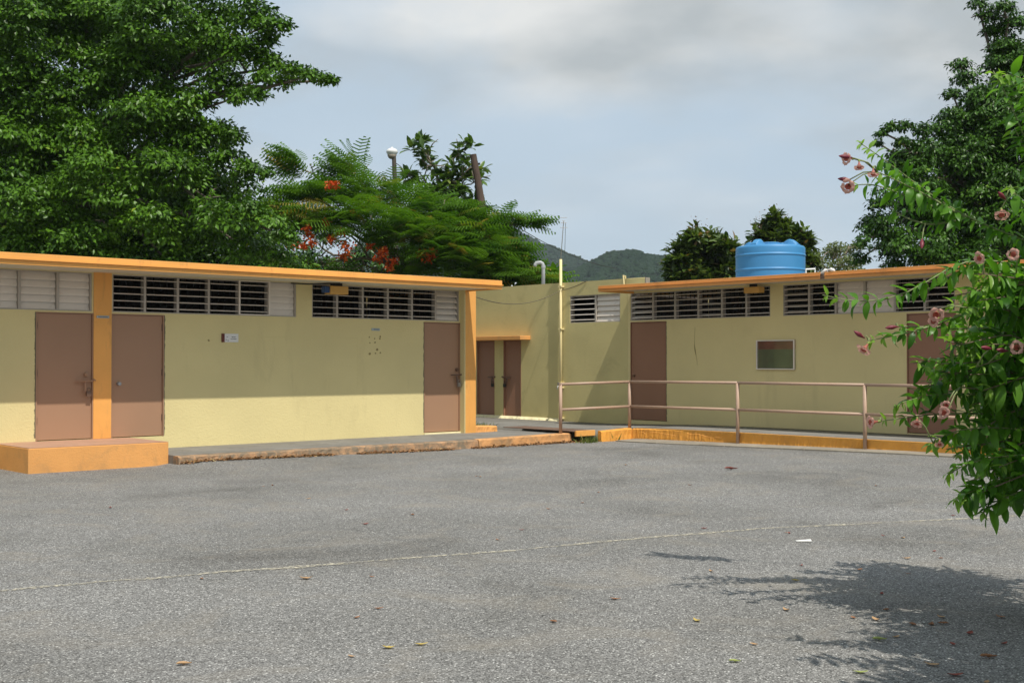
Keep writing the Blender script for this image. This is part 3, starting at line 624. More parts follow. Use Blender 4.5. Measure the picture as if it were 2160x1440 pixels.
# glazed notice board; the reflection in its glass is painted as coloured panels
nb = empty('notice_board', (XW, 14.3, 1.38), 'framed glass notice board with painted green and brown reflection on the right wall', 'notice board')
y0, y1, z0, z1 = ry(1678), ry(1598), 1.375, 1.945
MB().box(XW - .012, XW - .001, y0, y1, z0, 1.765).build('green_reflection', M['reflected_green'], nb); MB().box(XW - .012, XW - .001, y0, y1, 1.7655, z1).build('brown_reflection', M['reflected_brown'], nb)
for a, b, e, h in ((y0, y1, z1 - .02, z1), (y0, y1, z0, z0 + .02), (y0, y0 + .02, z0 + .0205, z1 - .0205), (y1 - .02, y1, z0 + .0205, z1 - .0205)):
    MB().box(XW - .05, XW - .0125, a, b, e, h).build('frame_bar', M['slat'], nb)
MB().box(XW - .034, XW - .030, y0 + .021, y1 - .021, z0 + .021, z1 - .021).build('glass_pane', M['glass'], nb)

# ---------- parapet block at the back corner
BK = empty('utility_block', (19.75, 21, 0), 'taller olive yellow block with plain parapet and two narrow doors in the corner', 'building')
c1 = (ry(1043), ry(1006)); c2 = (ry(1099), ry(1062)); sw = [ry(1308), ry(1255), ry(1202)][::-1]
facade('X', XW + .002, 18.185, 25.0, .1, 3.325, [(c1[0], c1[1], .2, 2.03), (c2[0], c2[1], .2, 2.03), (sw[-1] if sw[-1] < sw[0] else sw[0], max(sw), 2.395, 3.015)], .15).build('wall', M['wall_olive'], BK)
MB().box(XW + .1525, 22.6, 18.19, 18.34, .1, 3.02).box(XW + .1525, 22.6, 24.85, 25, .1, 3.325).box(22.45, 22.6, 18.345, 24.845, .1, 3.0).build('outer_wall', M['wall_olive'], BK)
MB().box(XW + .003, XW + .14, 17.70, 18.184, 3.102, 3.326).build('parapet_end', M['wall_olive'], BK, bevel=.01)
MB().box(XW + .0035, XW + .1395, 17.66, 17.6995, 3.102, 3.324).build('bare_end', M['gutter'], BK, bevel=.01)
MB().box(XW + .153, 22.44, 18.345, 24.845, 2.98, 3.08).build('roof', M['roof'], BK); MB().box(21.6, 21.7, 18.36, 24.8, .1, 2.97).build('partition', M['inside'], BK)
jalousie(BK, 'X', XW + .002, [min(sw), sorted(sw)[1], max(sw)], 2.395, 3.015, [70, 9], bars=False)
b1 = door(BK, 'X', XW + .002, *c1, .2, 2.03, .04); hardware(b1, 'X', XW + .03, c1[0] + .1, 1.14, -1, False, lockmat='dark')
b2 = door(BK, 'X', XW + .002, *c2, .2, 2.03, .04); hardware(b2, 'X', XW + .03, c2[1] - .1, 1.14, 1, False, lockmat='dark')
cn = MB().box(XW - .33, XW + .0005, 21.28, 24.0, 2.035, 2.13).build('door_canopy', M['orange_worn'], BK, bevel=.008)
mb = MB(); pts = [(XW - .06 - .05 * random.random(), y) for y in np.linspace(20.25, 23.6, 40)]
for (a, b) in zip(pts, pts[1:]):
    h0 = .185 + .03 * random.random(); mb.face([(a[0], a[1], .15), (b[0], b[1], .15), (XW - .02, b[1], .215), (XW - .02, a[1], .215)]); mb.face([(XW - .02, a[1], .215), (XW - .02, b[1], .215), (XW + .001, b[1], .225), (XW + .001, a[1], .225)])
mb.build('plaster_skirting', M['plaster'], BK)
MB().tube([(XW + .05, 18.3, 3.326), (XW + .05, 18.3, 3.38), (XW - .06, 18.26, 3.39), (XW - .06, 18.24, 3.2)], .018, 8).build('overflow_hook', M['pipe_cream'], BK)

# ------------------------------------------------------------------ things fixed to or standing by the walls
sp = empty('standpipe', (XW - .07, 20.2, .15), 'tall cream pipe clamped to the olive wall in the corner', 'pipe'); py = ry(1183, XW - .06)
MB().tube([(XW - .06, py, .15), (XW - .06, py, 3.86)], .031, 12).build('pipe', M['pipe_cream'], sp, smooth=True)
for z in (.22, .92, 1.02, 2.25, 3.22): MB().box(XW - .098, XW + .0, py - .05, py + .05, z, z + .035).build('clamp', M['pipe_cream'], sp)
MB().tube([(XW - .06, py, .98), (XW - .16, py - .02, .98), (XW - .19, py - .02, .95), (XW - .19, py - .02, .9)], .016, 8).tube([(XW - .15, py - .02, 1.0), (XW - .15, py - .02, 1.05)], .03, 8).build('tap', M['steel'], sp)
an = empty('tv_antenna', (XW - .06, py, 3.86), 'thin leaning television antenna on top of the cream pipe', 'antenna')
t0 = Vector((XW - .06, py, 3.86)); t1 = Vector(at(1189, 466, 27.9))
MB().tube([t0, t1], .009, 6).build('mast', M['steel'], an); MB().tube([t0.lerp(t1, .25) + Vector((.06, -.05, 0)), t1 + Vector((.03, -.03, -.05))], .005, 5).build('guy_wire', M['cable'], an)
for py_, h in ((459, .16), (470, .13), (480, .17), (466, .07)):
    c = Vector(at(1189, py_, 27.9)); MB().tube([c - Vector(_rt) * h * .5, c + Vector(_rt) * h * .5], .006, 5).build('element', M['steel'], an)
vp = empty('vent_pipe', at(1146, 600, 31), 'grey vent pipe with bent top rising above the parapet', 'pipe')
v0 = Vector(at(1146, 620, 31)); v1 = Vector(at(1146, 556, 31)); rtv = Vector(_rt)
MB().tube([v0, v1 - Vector((0, 0, .05)), v1 - rtv * .02 + Vector((0, 0, .0)), v1 - rtv * .07 + Vector((0, 0, .03)), v1 - rtv * .17 + Vector((0, 0, .02)), v1 - rtv * .205 - Vector((0, 0, .03)), v1 - rtv * .205 - Vector((0, 0, .07))], .045, 12).build('pipe', M['pvc_grey'], vp, smooth=True)
MB().tube([v1 - Vector((0, 0, .11)), v1 - Vector((0, 0, .05))], .056, 12).build('collar', M['pvc_grey'], vp)
def sag(a, b, s, n=24):
    a, b = Vector(a), Vector(b); return [a.lerp(b, i / n) - Vector((0, 0, s * 4 * (i / n) * (1 - i / n))) for i in range(n + 1)]
tag(MB().tube(sag((15.44, 18.4, 2.84), (XW - .07, py, 3.15), .25) + sag((XW - .07, py, 3.15), (XW - .01, ry(1238), 3.33), .03)[1:], .009, 6).build('sagging_cable', M['cable_olive']), 'thin cable sagging from the left wing to the cream pipe', 'cable')
tag(MB().tube(sag(at(1020, 430, 33), at(1300, 566, 46), .3), .012, 5).build('overhead_wire', M['cable']), 'dark overhead wire sloping down in front of the hills', 'wire')

# railing
rail = empty('handrail', (17.8, 14, 0), 'rose brown pipe railing with two rails along the ramp', 'railing')
RA = (XE - .20, YK + .07); RB = (XK + .03, YC + .09)
posts = [(RA[0], RA[1], .155, 1.10), (RB[0], RB[1], .2, 1.135), (XK - .045, 13.71, .03, 1.15), (XK - .045, 11.13, .05, 1.15), (XK - .045, 8.6, .05, 1.15)]
for (x, y, a, b) in posts: MB().tube([(x, y, a), (x, y, b)], .032, 12).build('post', M['rail'], rail, smooth=True)
for dz in (0, -.48):
    zs = [1.10, 1.135, 1.15, 1.15, 1.15]
    line = [(RA[0] - (.03 if dz == 0 else 0), RA[1], zs[0] + dz), (RB[0], RB[1], zs[1] + dz)]
    MB().tube(line, .026, 12).build('rail', M['rail'], rail, smooth=True)
    for (p, q) in zip(range(1, 4), range(2, 5)):
        MB().tube([(posts[p][0], posts[p][1], zs[p] + dz + .001), (posts[q][0], posts[q][1], zs[q] + dz + .001)], .026, 12).build('rail', M['rail'], rail, smooth=True)

# roof-top water tank
tk = empty('water_tank', (23.15, 16.9, 3.1), 'round blue plastic water tank standing on the right roof', 'water tank')
tc_ = at(1625, 580, 28.0); tx, ty = tc_[0], tc_[1]; rT = .775; zt0 = 3.105; zt1 = 4.13
prof = [(rT - .02, 0), (rT, .02), (rT, .06), (rT, .43), (rT, .455), (rT + .010, .46), (rT + .016, .475), (rT + .010, .49), (rT, .495), (rT, .52), (rT, .64), (rT, .76), (rT, .785), (rT + .010, .79), (rT + .016, .805), (rT + .010, .82), (rT, .825), (rT, .85), (rT, .955), (rT - .006, .985), (rT - .022, 1.008), (rT - .05, 1.02), (rT - .2, 1.035), (rT * .5, 1.045), (.24, 1.05), (.01, 1.05)]
MB().lathe(prof, 64, (tx, ty, zt0)).build('body', M['tank'], tk, smooth=True)
for k in range(4):
    a = R(48 + 45 + 90 * k + 2); ca, sa = math.cos(a), math.sin(a); mb = MB(); rows = []
    for i in range(9):
        f = i / 8; hgt = .01 + .105 * math.sin(math.pi * f) ** .8; w = .13 * (1 - .2 * abs(2 * f - 1)); u = rT * (.93 - .5 * f)
        z = zt0 + 1.012 + .03 * min(1, f * 2)
        rows.append([(tx + ca * u - sa * (-w), ty + sa * u + ca * (-w), z - .03), (tx + ca * u - sa * (-w * .55), ty + sa * u + ca * (-w * .55), z + hgt), (tx + ca * u - sa * (w * .55), ty + sa * u + ca * (w * .55), z + hgt), (tx + ca * u - sa * w, ty + sa * u + ca * w, z - .03)])
    for r_ in rows: mb.v += r_
    for i in range(8):
        for j in range(3): mb.f.append((i * 4 + j, i * 4 + j + 1, i * 4 + j + 5, i * 4 + j + 4))
    mb.f += [(0, 1, 2, 3), (35, 34, 33, 32)]; mb.build('lifting_lug', M['tank'], tk, smooth=False, bevel=.02)
MB().lathe([(.27, .0), (.27, .05), (.2, .07), (.01, .06)], 28, (tx, ty, zt0 + 1.045)).build('lid', M['tank'], tk, smooth=False)
q = lambda px, py: Vector(at(px, py, 23.2))
tag(MB().tube([q(1700, 582), q(1700, 568), q(1719, 567), q(1719, 580)], .018, 8).build('pvc_loop', M['pvc'], smooth=False), 'small white plastic pipe loop on the roof beside the blue tank', 'pipe')
mb = MB(); rows = []
for i in range(13):
    f = i / 12; c = Vector(onX(1732 + 28 * f, 576 - 6 * math.sin(f * 2.4) - 2 * f, XF + .02)); w = .035 * (1 + .6 * math.sin(f * 9)) * (1 - .5 * abs(2 * f - 1))
    for j in range(8): a = 2 * math.pi * j / 8; rows.append(tuple(c + Vector((0, 0, 1)) * math.sin(a) * w * random.uniform(.7, 1.2) + Vector((1, 0, 0)) * math.cos(a) * w))
mb.v = rows; mb.f = [(i * 8 + j, i * 8 + (j + 1) % 8, (i + 1) * 8 + (j + 1) % 8, (i + 1) * 8 + j) for i in range(12) for j in range(8)] + [tuple(range(8)), tuple(range(96, 104))]
tag(mb.build('white_rag', M['litter'], smooth=True), 'crumpled white rag lying on the right roof edge at the scupper', 'rag')

# lamp pole and leaning trunk pole behind the trees
lp = empty('lamp_pole', at(832, 400, 38), 'weathered grey lamp pole with dome lamp above the flame tree', 'street lamp'); lp.location.z = 0
b0 = Vector(at(834, 420, 38)); lt = Vector(at(831, 322, 38)); lb = Vector((b0.x, b0.y, 0))
MB().tube([lb, b0, lt - Vector((0, 0, .12))], [.12, .075, .065], 10).build('pole', M['lampgrey'], lp)
lc = lt - Vector(_rt) * .06
MB().lathe([(.05, -.16), (.09, -.12), (.14, -.06), (.175, 0), (.18, .04), (.15, .09), (.09, .125), (.03, .14), (.03, .17), (.001, .175)], 20, lc).build('lamp_head', M['pvc'], lp, smooth=True)
MB().lathe([(.06, -.19), (.11, -.155), (.145, -.075), (.12, -.06)], 16, lc - Vector((0, 0, .005))).build('lens', M['gutter'], lp, smooth=True)
cw = [Vector(at(836 + x, y, 37.9)) for x, y in ((0, 345), (10, 352), (14, 370), (6, 378), (12, 392), (22, 372), (30, 362), (26, 372), (34, 368))]
MB().tube(cw, .012, 5).build('loose_wire', M['cable'], lp)
p1 = Vector(at(998, 326, 38)); p0 = Vector(at(1018, 450, 38)); dr = (p0 - p1) / (p0 - p1).length; ft = p0 + dr * (p0.z / -dr.z)
pp = empty('leaning_pole', ft, 'bare brown wooden pole leaning left above the trees', 'utility pole')
MB().tube([ft, p0.lerp(ft, .5), p0, p0.lerp(p1, .5) + Vector((.02, 0, 0)), p1], [.17, .15, .125, .11, .10], 12).build('trunk', M['wood'], pp); MB().tube([p1.lerp(p0, .16), p1.lerp(p0, .16) + Vector(_rt) * .17], .035, 6).build('insulator', M['dark'], pp)

# pale metal-roofed shed far behind
sh = empty('metal_roof_shed', at(1000, 600, 52), 'distant shed with pale corrugated metal roof behind the flame tree', 'building'); sh.location.z = 0
def shed():
    a = Vector(at(560, 586, 52)); b = Vector(at(1290, 590, 52)); back = Vector(_fw) * 7; back.z = 0; u = (b - a); u.z = 0; ln = u.length; u.normalize(); z0, z1 = b.z - .45, b.z + .12
    mb = MB(); n = int(ln / .25)
    for i in range(n + 1):
        p = a + u * (ln * i / n); o = .025 if i % 2 else 0; mb.v += [(p.x, p.y, z0 + o), (p.x + back.x, p.y + back.y, z1 + o + .2), (p.x + 2 * back.x, p.y + 2 * back.y, z0 + o)]
    for i in range(n):
        for j in range(2): mb.f.append((3 * i + j, 3 * i + 3 + j, 3 * i + 4 + j, 3 * i + 1 + j))
    mb.build('metal_roof', M['metalroof'], sh)
    mb = MB(); c0 = a + u * .4 + Vector(_fw) * .5; c1 = b - u * .4 + Vector(_fw) * .5
    for (p, q_) in ((c0, c1), (c1, c1 + back * 1.8), (c1 + back * 1.8, c0 + back * 1.8), (c0 + back * 1.8, c0)): mb.face([(p.x, p.y, -.05), (q_.x, q_.y, -.05), (q_.x, q_.y, z0), (p.x, p.y, z0)])
    mb.build('wall', M['metalroof'], sh)
shed()

# ------------------------------------------------------------------ foliage machinery
def unit(a): return a / np.maximum(np.linalg.norm(a, axis=1, keepdims=True), 1e-9)
LEAF4 = (np.array([[0, 0, 0], [.45, .27, .06], [1, 0, -.06], [.45, -.27, .06]]), np.array([[0, 2, 1], [0, 3, 2]]))
LEAF6 = (np.array([[0, 0, 0], [.3, .2, .05], [.7, .17, .02], [1, 0, -.12], [.7, -.17, .02], [.3, -.2, .05], [.35, 0, -.01], [.7, 0, -.05]]),
         np.array([[0, 6, 1], [6, 7, 2], [6, 2, 1], [7, 3, 2], [0, 5, 6], [5, 4, 6], [6, 4, 7], [7, 4, 3]]))
def leaf_cloud(pos, axis, nrm, size, tmpl, tint):
    t, f = tmpl; a = unit(axis); b = unit(np.cross(nrm, a)); n = np.cross(a, b)
    V = pos[:, None] + size[:, None, None] * (t[None, :, 0, None] * a[:, None] + t[None, :, 1, None] * b[:, None] + t[None, :, 2, None] * n[:, None])
    k = len(t); K = (np.arange(len(pos))[:, None, None] * k + f[None]).reshape(-1, f.shape[1])
    return V.reshape(-1, 3), K, np.repeat(tint, k)
def rdir(n):
    return unit(RNG.normal(size=(n, 3)))
def bough_leaves(boughs, density, leaf, clump=.34, per=70, droop=.35, flat=.8, core=.18):
    """boughs: (cx,cy,cz,r). Each bough carries tufts on its outer side; leaves fill each tuft as a flattened dome."""
    PP = []; AA = []; NN = []; SS = []; TT = []
    for (cx, cy, cz, r) in boughs:
        m = max(6, int(density * (r / .8) ** 2)); d = rdir(m); d[:, 2] = d[:, 2] * .9 + .12; d = unit(d)
        cr = np.minimum(clump * (.6 + .8 * RNG.random(m)), r * .8); cc = np.array([cx, cy, cz]) + d * ((r - cr * .55) * (.55 + .5 * RNG.random(m)))[:, None] * np.array([1, 1, flat]); hue = RNG.random(m) * .5
        k = np.maximum(24, (per * (cr / clump) ** 2).astype(int)); idx = np.repeat(np.arange(m), k); n = len(idx)
        o = rdir(n); o[:, 2] = np.abs(o[:, 2]) * .8 - .12; rad = RNG.random(n) ** .45
        p = cc[idx] + o * (rad * cr[idx])[:, None] * np.array([1.1, 1.1, .75]); p[:, 2] -= droop * .5 * cr[idx] * (o[:, 0] ** 2 + o[:, 1] ** 2) * rad ** 2
        ax = unit(o * np.array([1, 1, .4]) * .7 + rdir(n) * .65 + np.array([0, 0, -droop])); nn = unit(rdir(n) * .5 + o * .55 + d[idx] * .3 + np.array([0, 0, .55]))
        PP.append(p); AA.append(ax); NN.append(nn); SS.append(leaf * (.7 + .6 * RNG.random(n))); TT.append(np.clip(hue[idx] + RNG.random(n) * .5, 0, 1))
        n = int(core * k.sum()); q = rdir(n) * (r * .85 * RNG.random(n) ** .4)[:, None] * np.array([1, 1, flat]) + np.array([cx, cy, cz])     # stray leaves on inner twigs
        PP.append(q); AA.append(rdir(n)); NN.append(rdir(n)); SS.append(leaf * (.6 + .5 * RNG.random(n))); TT.append(RNG.random(n))
    return [np.concatenate(q) for q in (PP, AA, NN, SS, TT)]
def limbs(name, mat, parent, base, fork, targets, r0, r1=.02, seg=8, wob=.15):
    mb = MB(); base = Vector(base); fork = Vector(fork); n = 8
    pts = [base.lerp(fork, i / n) + Vector((random.uniform(-1, 1), random.uniform(-1, 1), 0)) * wob * .4 * (0 < i < n) for i in range(n + 1)]
    mb.tube(pts, [r0 * (1.25 if i == 0 else 1 - .35 * i / n) for i in range(n + 1)], 12)
    for t in targets:
        t = Vector(t); L = (t - fork).length; m = 7; up = Vector((0, 0, min(1.2, .16 * L)))
        p = [fork.lerp(t, i / m) + up * math.sin(math.pi * i / m) * .8 + Vector([random.uniform(-1, 1) for _ in range(3)]) * wob * (0 < i < m) for i in range(m + 1)]
        rr_ = min(r0 * .45, .02 + .010 * L); mb.tube(p, [rr_ * (1 - i / m) + r1 * i / m for i in range(m + 1)], 6)
        for _ in range(3):
            k = random.randint(3, m - 1); e = p[k] + Vector([random.uniform(-1, 1), random.uniform(-1, 1), random.uniform(-.2, .9)]).normalized() * random.uniform(.25, .6)
            mb.tube([p[k], p[k].lerp(e, .5) + Vector((0, 0, .06)), e], [r1 * 1.3, r1, r1 * .5], 5)
    return mb.build(name, mat, parent, smooth=True)
def px_boughs(lst, dd=0.0):
    out = []
    for b in lst:
        x, y, r, d = b; d = d + random.uniform(-dd, dd); p = at(x, y, d); out.append((p[0], p[1], p[2], r * d / FPX))
    return out
def tree(name, label, boughs, base, fork, mat, bark, density, leaf, r0, tmpl=LEAF4, nl=14, **kw):
    root = empty(name, (base[0], base[1], 0), label, 'tree')
    limbs('trunk', M[bark], root, base, fork, [b[:3] for b in nl], r0) if not isinstance(nl, int) else None
    P, A, N_, Sz, T = bough_leaves(boughs, density, leaf, **kw)
    V, K, tt = leaf_cloud(P, A, N_, Sz, tmpl, T); o = link('crown', nmesh('crown', V, K, M[mat], tt), root); o['kind'] = 'stuff'
    return root

# ---------- big fig tree behind the left wing
fb = [(-120, 80, 150, 28), (50, 60, 130, 27), (190, 30, 115, 28), (320, 40, 100, 27), (430, 25, 85, 28), (520, 25, 60, 27), (565, 55, 38, 27), (600, 50, 22, 27),
      (500, 105, 52, 27), (555, 118, 40, 26.6), (590, 140, 38, 26.6), (625, 152, 32, 26.6), (655, 160, 28, 26.5), (682, 166, 22, 26.5), (700, 170, 15, 26.5), (600, 175, 26, 26.5), (560, 165, 30, 26.5), (455, 165, 48, 27), (505, 185, 38, 26.5), (540, 200, 26, 26.5), (500, 205, 26, 26.4), (450, 70, 60, 27), (560, 85, 30, 26.8), (420, 200, 36, 26.6),
      (400, 110, 66, 28), (300, 150, 100, 27.5), (150, 170, 120, 27), (20, 190, 110, 27), (-110, 260, 130, 28), (50, 320, 110, 26.5), (180, 290, 100, 26.5), (295, 265, 90, 26.5),
      (390, 230, 46, 26.5), (400, 300, 70, 27), (460, 275, 40, 27), (495, 290, 30, 27), (460, 335, 55, 27), (515, 360, 40, 26.5), (555, 365, 22, 26.5), (350, 370, 90, 26), (220, 390, 100, 25.8), (80, 430, 105, 25.8), (-60, 430, 120, 27),
      (430, 450, 62, 25.6), (500, 460, 70, 25.4), (570, 480, 52, 25.6), (610, 500, 28, 25.6), (420, 505, 50, 25.5), (520, 525, 55, 25.6), (310, 480, 80, 25.8), (170, 500, 85, 25.6), (30, 520, 70, 25.6), (260, 545, 60, 26), (580, 545, 40, 26), (350, 550, 50, 26), (100, 550, 60, 26), (-80, 540, 90, 26)]
back = [(100, 150, 230, 31), (300, 330, 200, 31), (80, 400, 220, 31), (-120, 300, 250, 32), (450, 450, 110, 29.5), (200, 480, 200, 30), (420, 120, 90, 30.5), (520, 520, 90, 29), (250, 60, 160, 31), (150, 560, 150, 28), (420, 560, 120, 28), (280, 520, 140, 28.5), (480, 400, 90, 29), (380, 470, 110, 28.5), (560, 590, 110, 28.5), (330, 590, 150, 28.5), (60, 600, 150, 28.5)]
B1 = px_boughs(fb, .5); B2 = px_boughs(back)
fbase = at(90, 560, 29.5); fbase[2] = -.05; ffork = at(110, 470, 29.3)
tree('fig_tree', 'huge dense dark green fig tree towering behind the left wing', B1 + B2, fbase, ffork, 'ficus', 'bark', 12, .115, .42, nl=[B1[i] for i in range(0, len(B1), 2)], clump=.46, per=150, droop=.5, flat=.85, core=.12)

# ---------- dark feathery tree on the right
rb = [(2066, 8, 22, 29), (2084, 32, 26, 29), (2102, 62, 30, 29), (2122, 95, 34, 29), (2116, 15, 26, 29), (2140, 50, 34, 29), (2150, 90, 40, 29), (2110, 130, 34, 29), (2135, 160, 44, 29), (2150, 130, 40, 28.5), (2025, 135, 22, 29), (2040, 165, 30, 28.5), (2070, 200, 48, 28.5), (2120, 200, 52, 28.5), (2010, 200, 22, 28.5),
      (2030, 245, 42, 28), (2090, 270, 70, 28), (2150, 280, 70, 28), (1985, 275, 32, 28), (1940, 275, 26, 28), (1905, 262, 18, 28), (1880, 265, 16, 28), (1862, 280, 12, 28), (1895, 330, 26, 28), (1850, 300, 10, 28), (1960, 320, 48, 28), (1900, 300, 22, 28), (2040, 340, 80, 28), (2130, 370, 85, 28),
      (1900, 350, 32, 27.8), (1945, 380, 55, 27.6), (1885, 410, 42, 27.6), (1850, 430, 25, 27.6), (1960, 440, 60, 27.5), (2050, 450, 80, 27.5), (2140, 470, 85, 27.5), (1870, 470, 34, 27.5), (1840, 488, 28, 27.5), (1820, 510, 18, 27.5), (1900, 500, 50, 27.5),
      (1980, 525, 60, 27.5), (2080, 540, 70, 27.5), (1815, 545, 22, 28.5), (1935, 548, 40, 27.8), (1890, 552, 26, 28.2), (2250, 150, 120, 29), (2250, 380, 140, 28.5), (2250, 520, 120, 28)]
Brt = px_boughs(rb, .3); Brb = px_boughs([(1880, 520, 40, 29.5), (1850, 470, 40, 29), (1930, 350, 55, 29.5), (2030, 260, 60, 30), (2120, 120, 50, 30), (2060, 420, 90, 30), (1985, 560, 60, 29.5), (2080, 330, 120, 31), (1990, 470, 90, 30.5), (2120, 520, 120, 30.5), (1930, 440, 60, 30), (2180, 200, 100, 31)])
rbase = at(2130, 560, 30); rbase[2] = -.05
tree('feathery_tree', 'dark feathery tree with arching plumes behind the right roof', Brt + Brb, rbase, at(2110, 500, 29.8), 'darkleaf', 'bark', 20, .10, .32, nl=[Brt[i] for i in range(0, len(Brt), 2)], clump=.36, per=125, droop=.7, flat=.95, core=.12)

# ---------- flame tree (bipinnate fronds in flat layers)
def frond_template(np_=8):
    t = [[0, -.006, 0], [1, -.003, -.10], [1, .003, -.10], [0, .006, 0]]; f = [[0, 1, 2, 3]]
    for i in range(np_):
        u = .1 + .88 * i / (np_ - 1); L = .30 * math.sin(math.pi * min(1, .18 + .85 * u)) ** .6 + .05; w = .024; z = -.10 * u * u
        for sgn in (1, -1):
            k = len(t); dx = L * .38
            t += [[u - w, 0, z], [u + w, 0, z], [u + dx + w * .7, sgn * L, z - .07], [u + dx - w * .7, sgn * L, z - .07]]; f.append([k, k + 1, k + 2, k + 3])
    return np.array(t), np.array(f)
FR = frond_template()
def flame_tree():
    plates = [(605, 440, 30, 14, 27), (640, 405, 60, 18, 27.5), (700, 400, 60, 18, 27.5), (625, 352, 26, 30, 27.5), (735, 358, 34, 30, 28), (770, 395, 70, 22, 28), (820, 400, 55, 20, 28.5), (860, 430, 90, 26, 28), (930, 445, 85, 24, 28), (690, 445, 85, 26, 27),
              (780, 455, 95, 24, 26.8), (890, 480, 100, 26, 27), (980, 480, 80, 22, 27.5), (1030, 465, 40, 12, 27.5), (1068, 456, 26, 8, 27.3), (1098, 465, 16, 8, 27.2), (1118, 470, 8, 6, 27.2), (1020, 510, 75, 24, 27), (1055, 535, 40, 18, 27), (950, 520, 85, 20, 26.6), (850, 500, 60, 14, 27.2),
              (1000, 545, 80, 22, 26.8), (1060, 562, 60, 16, 26.6), (1115, 580, 45, 8, 26.6), (1145, 586, 25, 6, 26.6), (915, 565, 60, 14, 27), (800, 578, 60, 6, 27), (730, 575, 40, 6, 27), (660, 560, 25, 10, 27), (670, 470, 55, 16, 28), (960, 592, 100, 10, 27.5)]
    root = empty('flame_tree', at(850, 600, 35), 'spreading flame tree with feathery fronds and orange red blossom behind the left roof', 'tree'); root.location.z = 0
    PP = []; AA = []; NN = []; SS = []; TT = []; tips = []
    ctr = np.array(at(860, 520, 34.5))
    for (x, y, rx, ry_, d) in plates:
        d += 6.5
        n = int(rx * ry_ * .075) + 12; a = RNG.random(n) * 2 * math.pi; q_ = RNG.random(n) ** .5
        c = np.array(at(x, y, d)); sx_, sz_ = rx * d / FPX, ry_ * d / FPX
        off = np.cos(a)[:, None] * q_[:, None] * sx_ * _rt + (np.sin(a) * q_)[:, None] * (sx_ * .75) * np.array([_fw[0], _fw[1], 0]) + np.array([0, 0, 1]) * (sz_ * (RNG.random(n) * 2 - 1) * .9 - .25 * sx_ * q_ ** 2)[:, None]
        p = c + off; out = unit(np.concatenate([(p - ctr)[:, :2] * .5 + off[:, :2] * 1.4 + RNG.normal(0, .35, (n, 2)), .18 + RNG.normal(0, .28, (n, 1))], 1))
        if ry_ >= 28: out[:, 2] += .45; out = unit(out)
        PP.append(p); AA.append(out); NN.append(unit(rdir(n) * .55 + np.array([0, 0, 1]))); SS.append(.45 + .40 * RNG.random(n)); TT.append(np.clip(RNG.normal(.5, .27, n) + (.25 if y > 430 and x < 720 else 0), 0, 1)); tips.append(c)
    V, K, tt = leaf_cloud(*[np.concatenate(q) for q in (PP, AA, NN, SS)], FR, np.concatenate(TT))
    o = link('crown', nmesh('crown', V, K, M['poinciana'], tt), root); o['kind'] = 'stuff'
    b = at(850, 600, 35); b[2] = -.05; limbs('trunk', M['bark_pale'], root, b, at(840, 585, 34.8), tips, .26, .016, wob=.18)
    fl_ = [(730, 525, 26), (722, 540, 16), (800, 540, 20), (812, 530, 12), (830, 553, 18), (905, 540, 22), (885, 535, 10), (915, 535, 14), (700, 505, 12), (650, 500, 14), (648, 482, 10), (640, 520, 8), (612, 515, 10), (625, 518, 10), (695, 392, 14), (708, 388, 10), (690, 470, 10), (720, 490, 8), (780, 520, 8), (745, 450, 8), (822, 565, 12), (660, 515, 9)]
    for (x, y, r_) in fl_:
        n = 16 + int(r_ * 2.2); d = 32.4 + random.random() * .5; c = np.array(at(x, y, d)); rr_ = r_ * d / FPX * .8
        p = c + rdir(n) * (rr_ * RNG.random(n) ** .5)[:, None]; V, K, tt = leaf_cloud(p, rdir(n), rdir(n), (.08 + .06 * RNG.random(n)), LEAF4, RNG.random(n))
        o = link('blossom_cluster', nmesh('blossom', V, K, M['flame'], tt), root); o['kind'] = 'stuff'
flame_tree()

# ---------- broad-leaved tree with rosettes
def rosette_tree(name, label, spots, d, rad, leaf, mat, bark, base, fork, n_per=22, ntw=1, panic=None, cat='tree'):
    root = empty(name, (base[0], base[1], 0), label, cat); PP = []; AA = []; NN = []; SS = []; TT = []; tg = []
    for (x, y, r_) in spots:
        dd = d + random.uniform(-.8, .8); c = np.array(at(x, y, dd)); R_ = r_ * dd / FPX; m = max(1, int(ntw * (R_ / rad) ** 2)); tg.append(c)
        for _ in range(m):
            u = rdir(1)[0]; cc = c + u * R_ * random.random() ** .5 * (0 if m == 1 else 1); n = n_per
            a = RNG.random(n) * 2 * math.pi; el = RNG.normal(.15, .5, n); ax = np.stack([np.cos(a) * np.cos(el), np.sin(a) * np.cos(el), np.sin(el)], 1)
            PP.append(cc + ax * .05 + RNG.normal(0, .04, (n, 3))); AA.append(ax); NN.append(unit(rdir(n) * .4 + np.array([0, 0, 1.]))); SS.append(leaf * (.65 + .6 * RNG.random(n))); TT.append(np.clip(RNG.normal(.45, .28, n), 0, 1))
    V, K, tt = leaf_cloud(*[np.concatenate(q) for q in (PP, AA, NN, SS)], LEAF6, np.concatenate(TT)); o = link('crown', nmesh('crown', V, K, M[mat], tt), root); o['kind'] = 'stuff'
    limbs('trunk', M[bark], root, base, fork, tg[::2] if len(tg) > 14 else tg, .16, .018, wob=.08)
    if panic:
        PP = []
        for (x, y) in panic:
            c = np.array(at(x, y, d)); n = 26; PP.append(c + np.stack([*(RNG.normal(0, .10, (2, n))), RNG.normal(0, .16, n)], 1))
        p = np.concatenate(PP); V, K, tt = leaf_cloud(p, rdir(len(p)), rdir(len(p)), .05 + .04 * RNG.random(len(p)), LEAF4, RNG.random(len(p))); o = link('flower_panicles', nmesh('flower_panicles', V, K, M['panicle'], tt), root); o['kind'] = 'stuff'
    return root
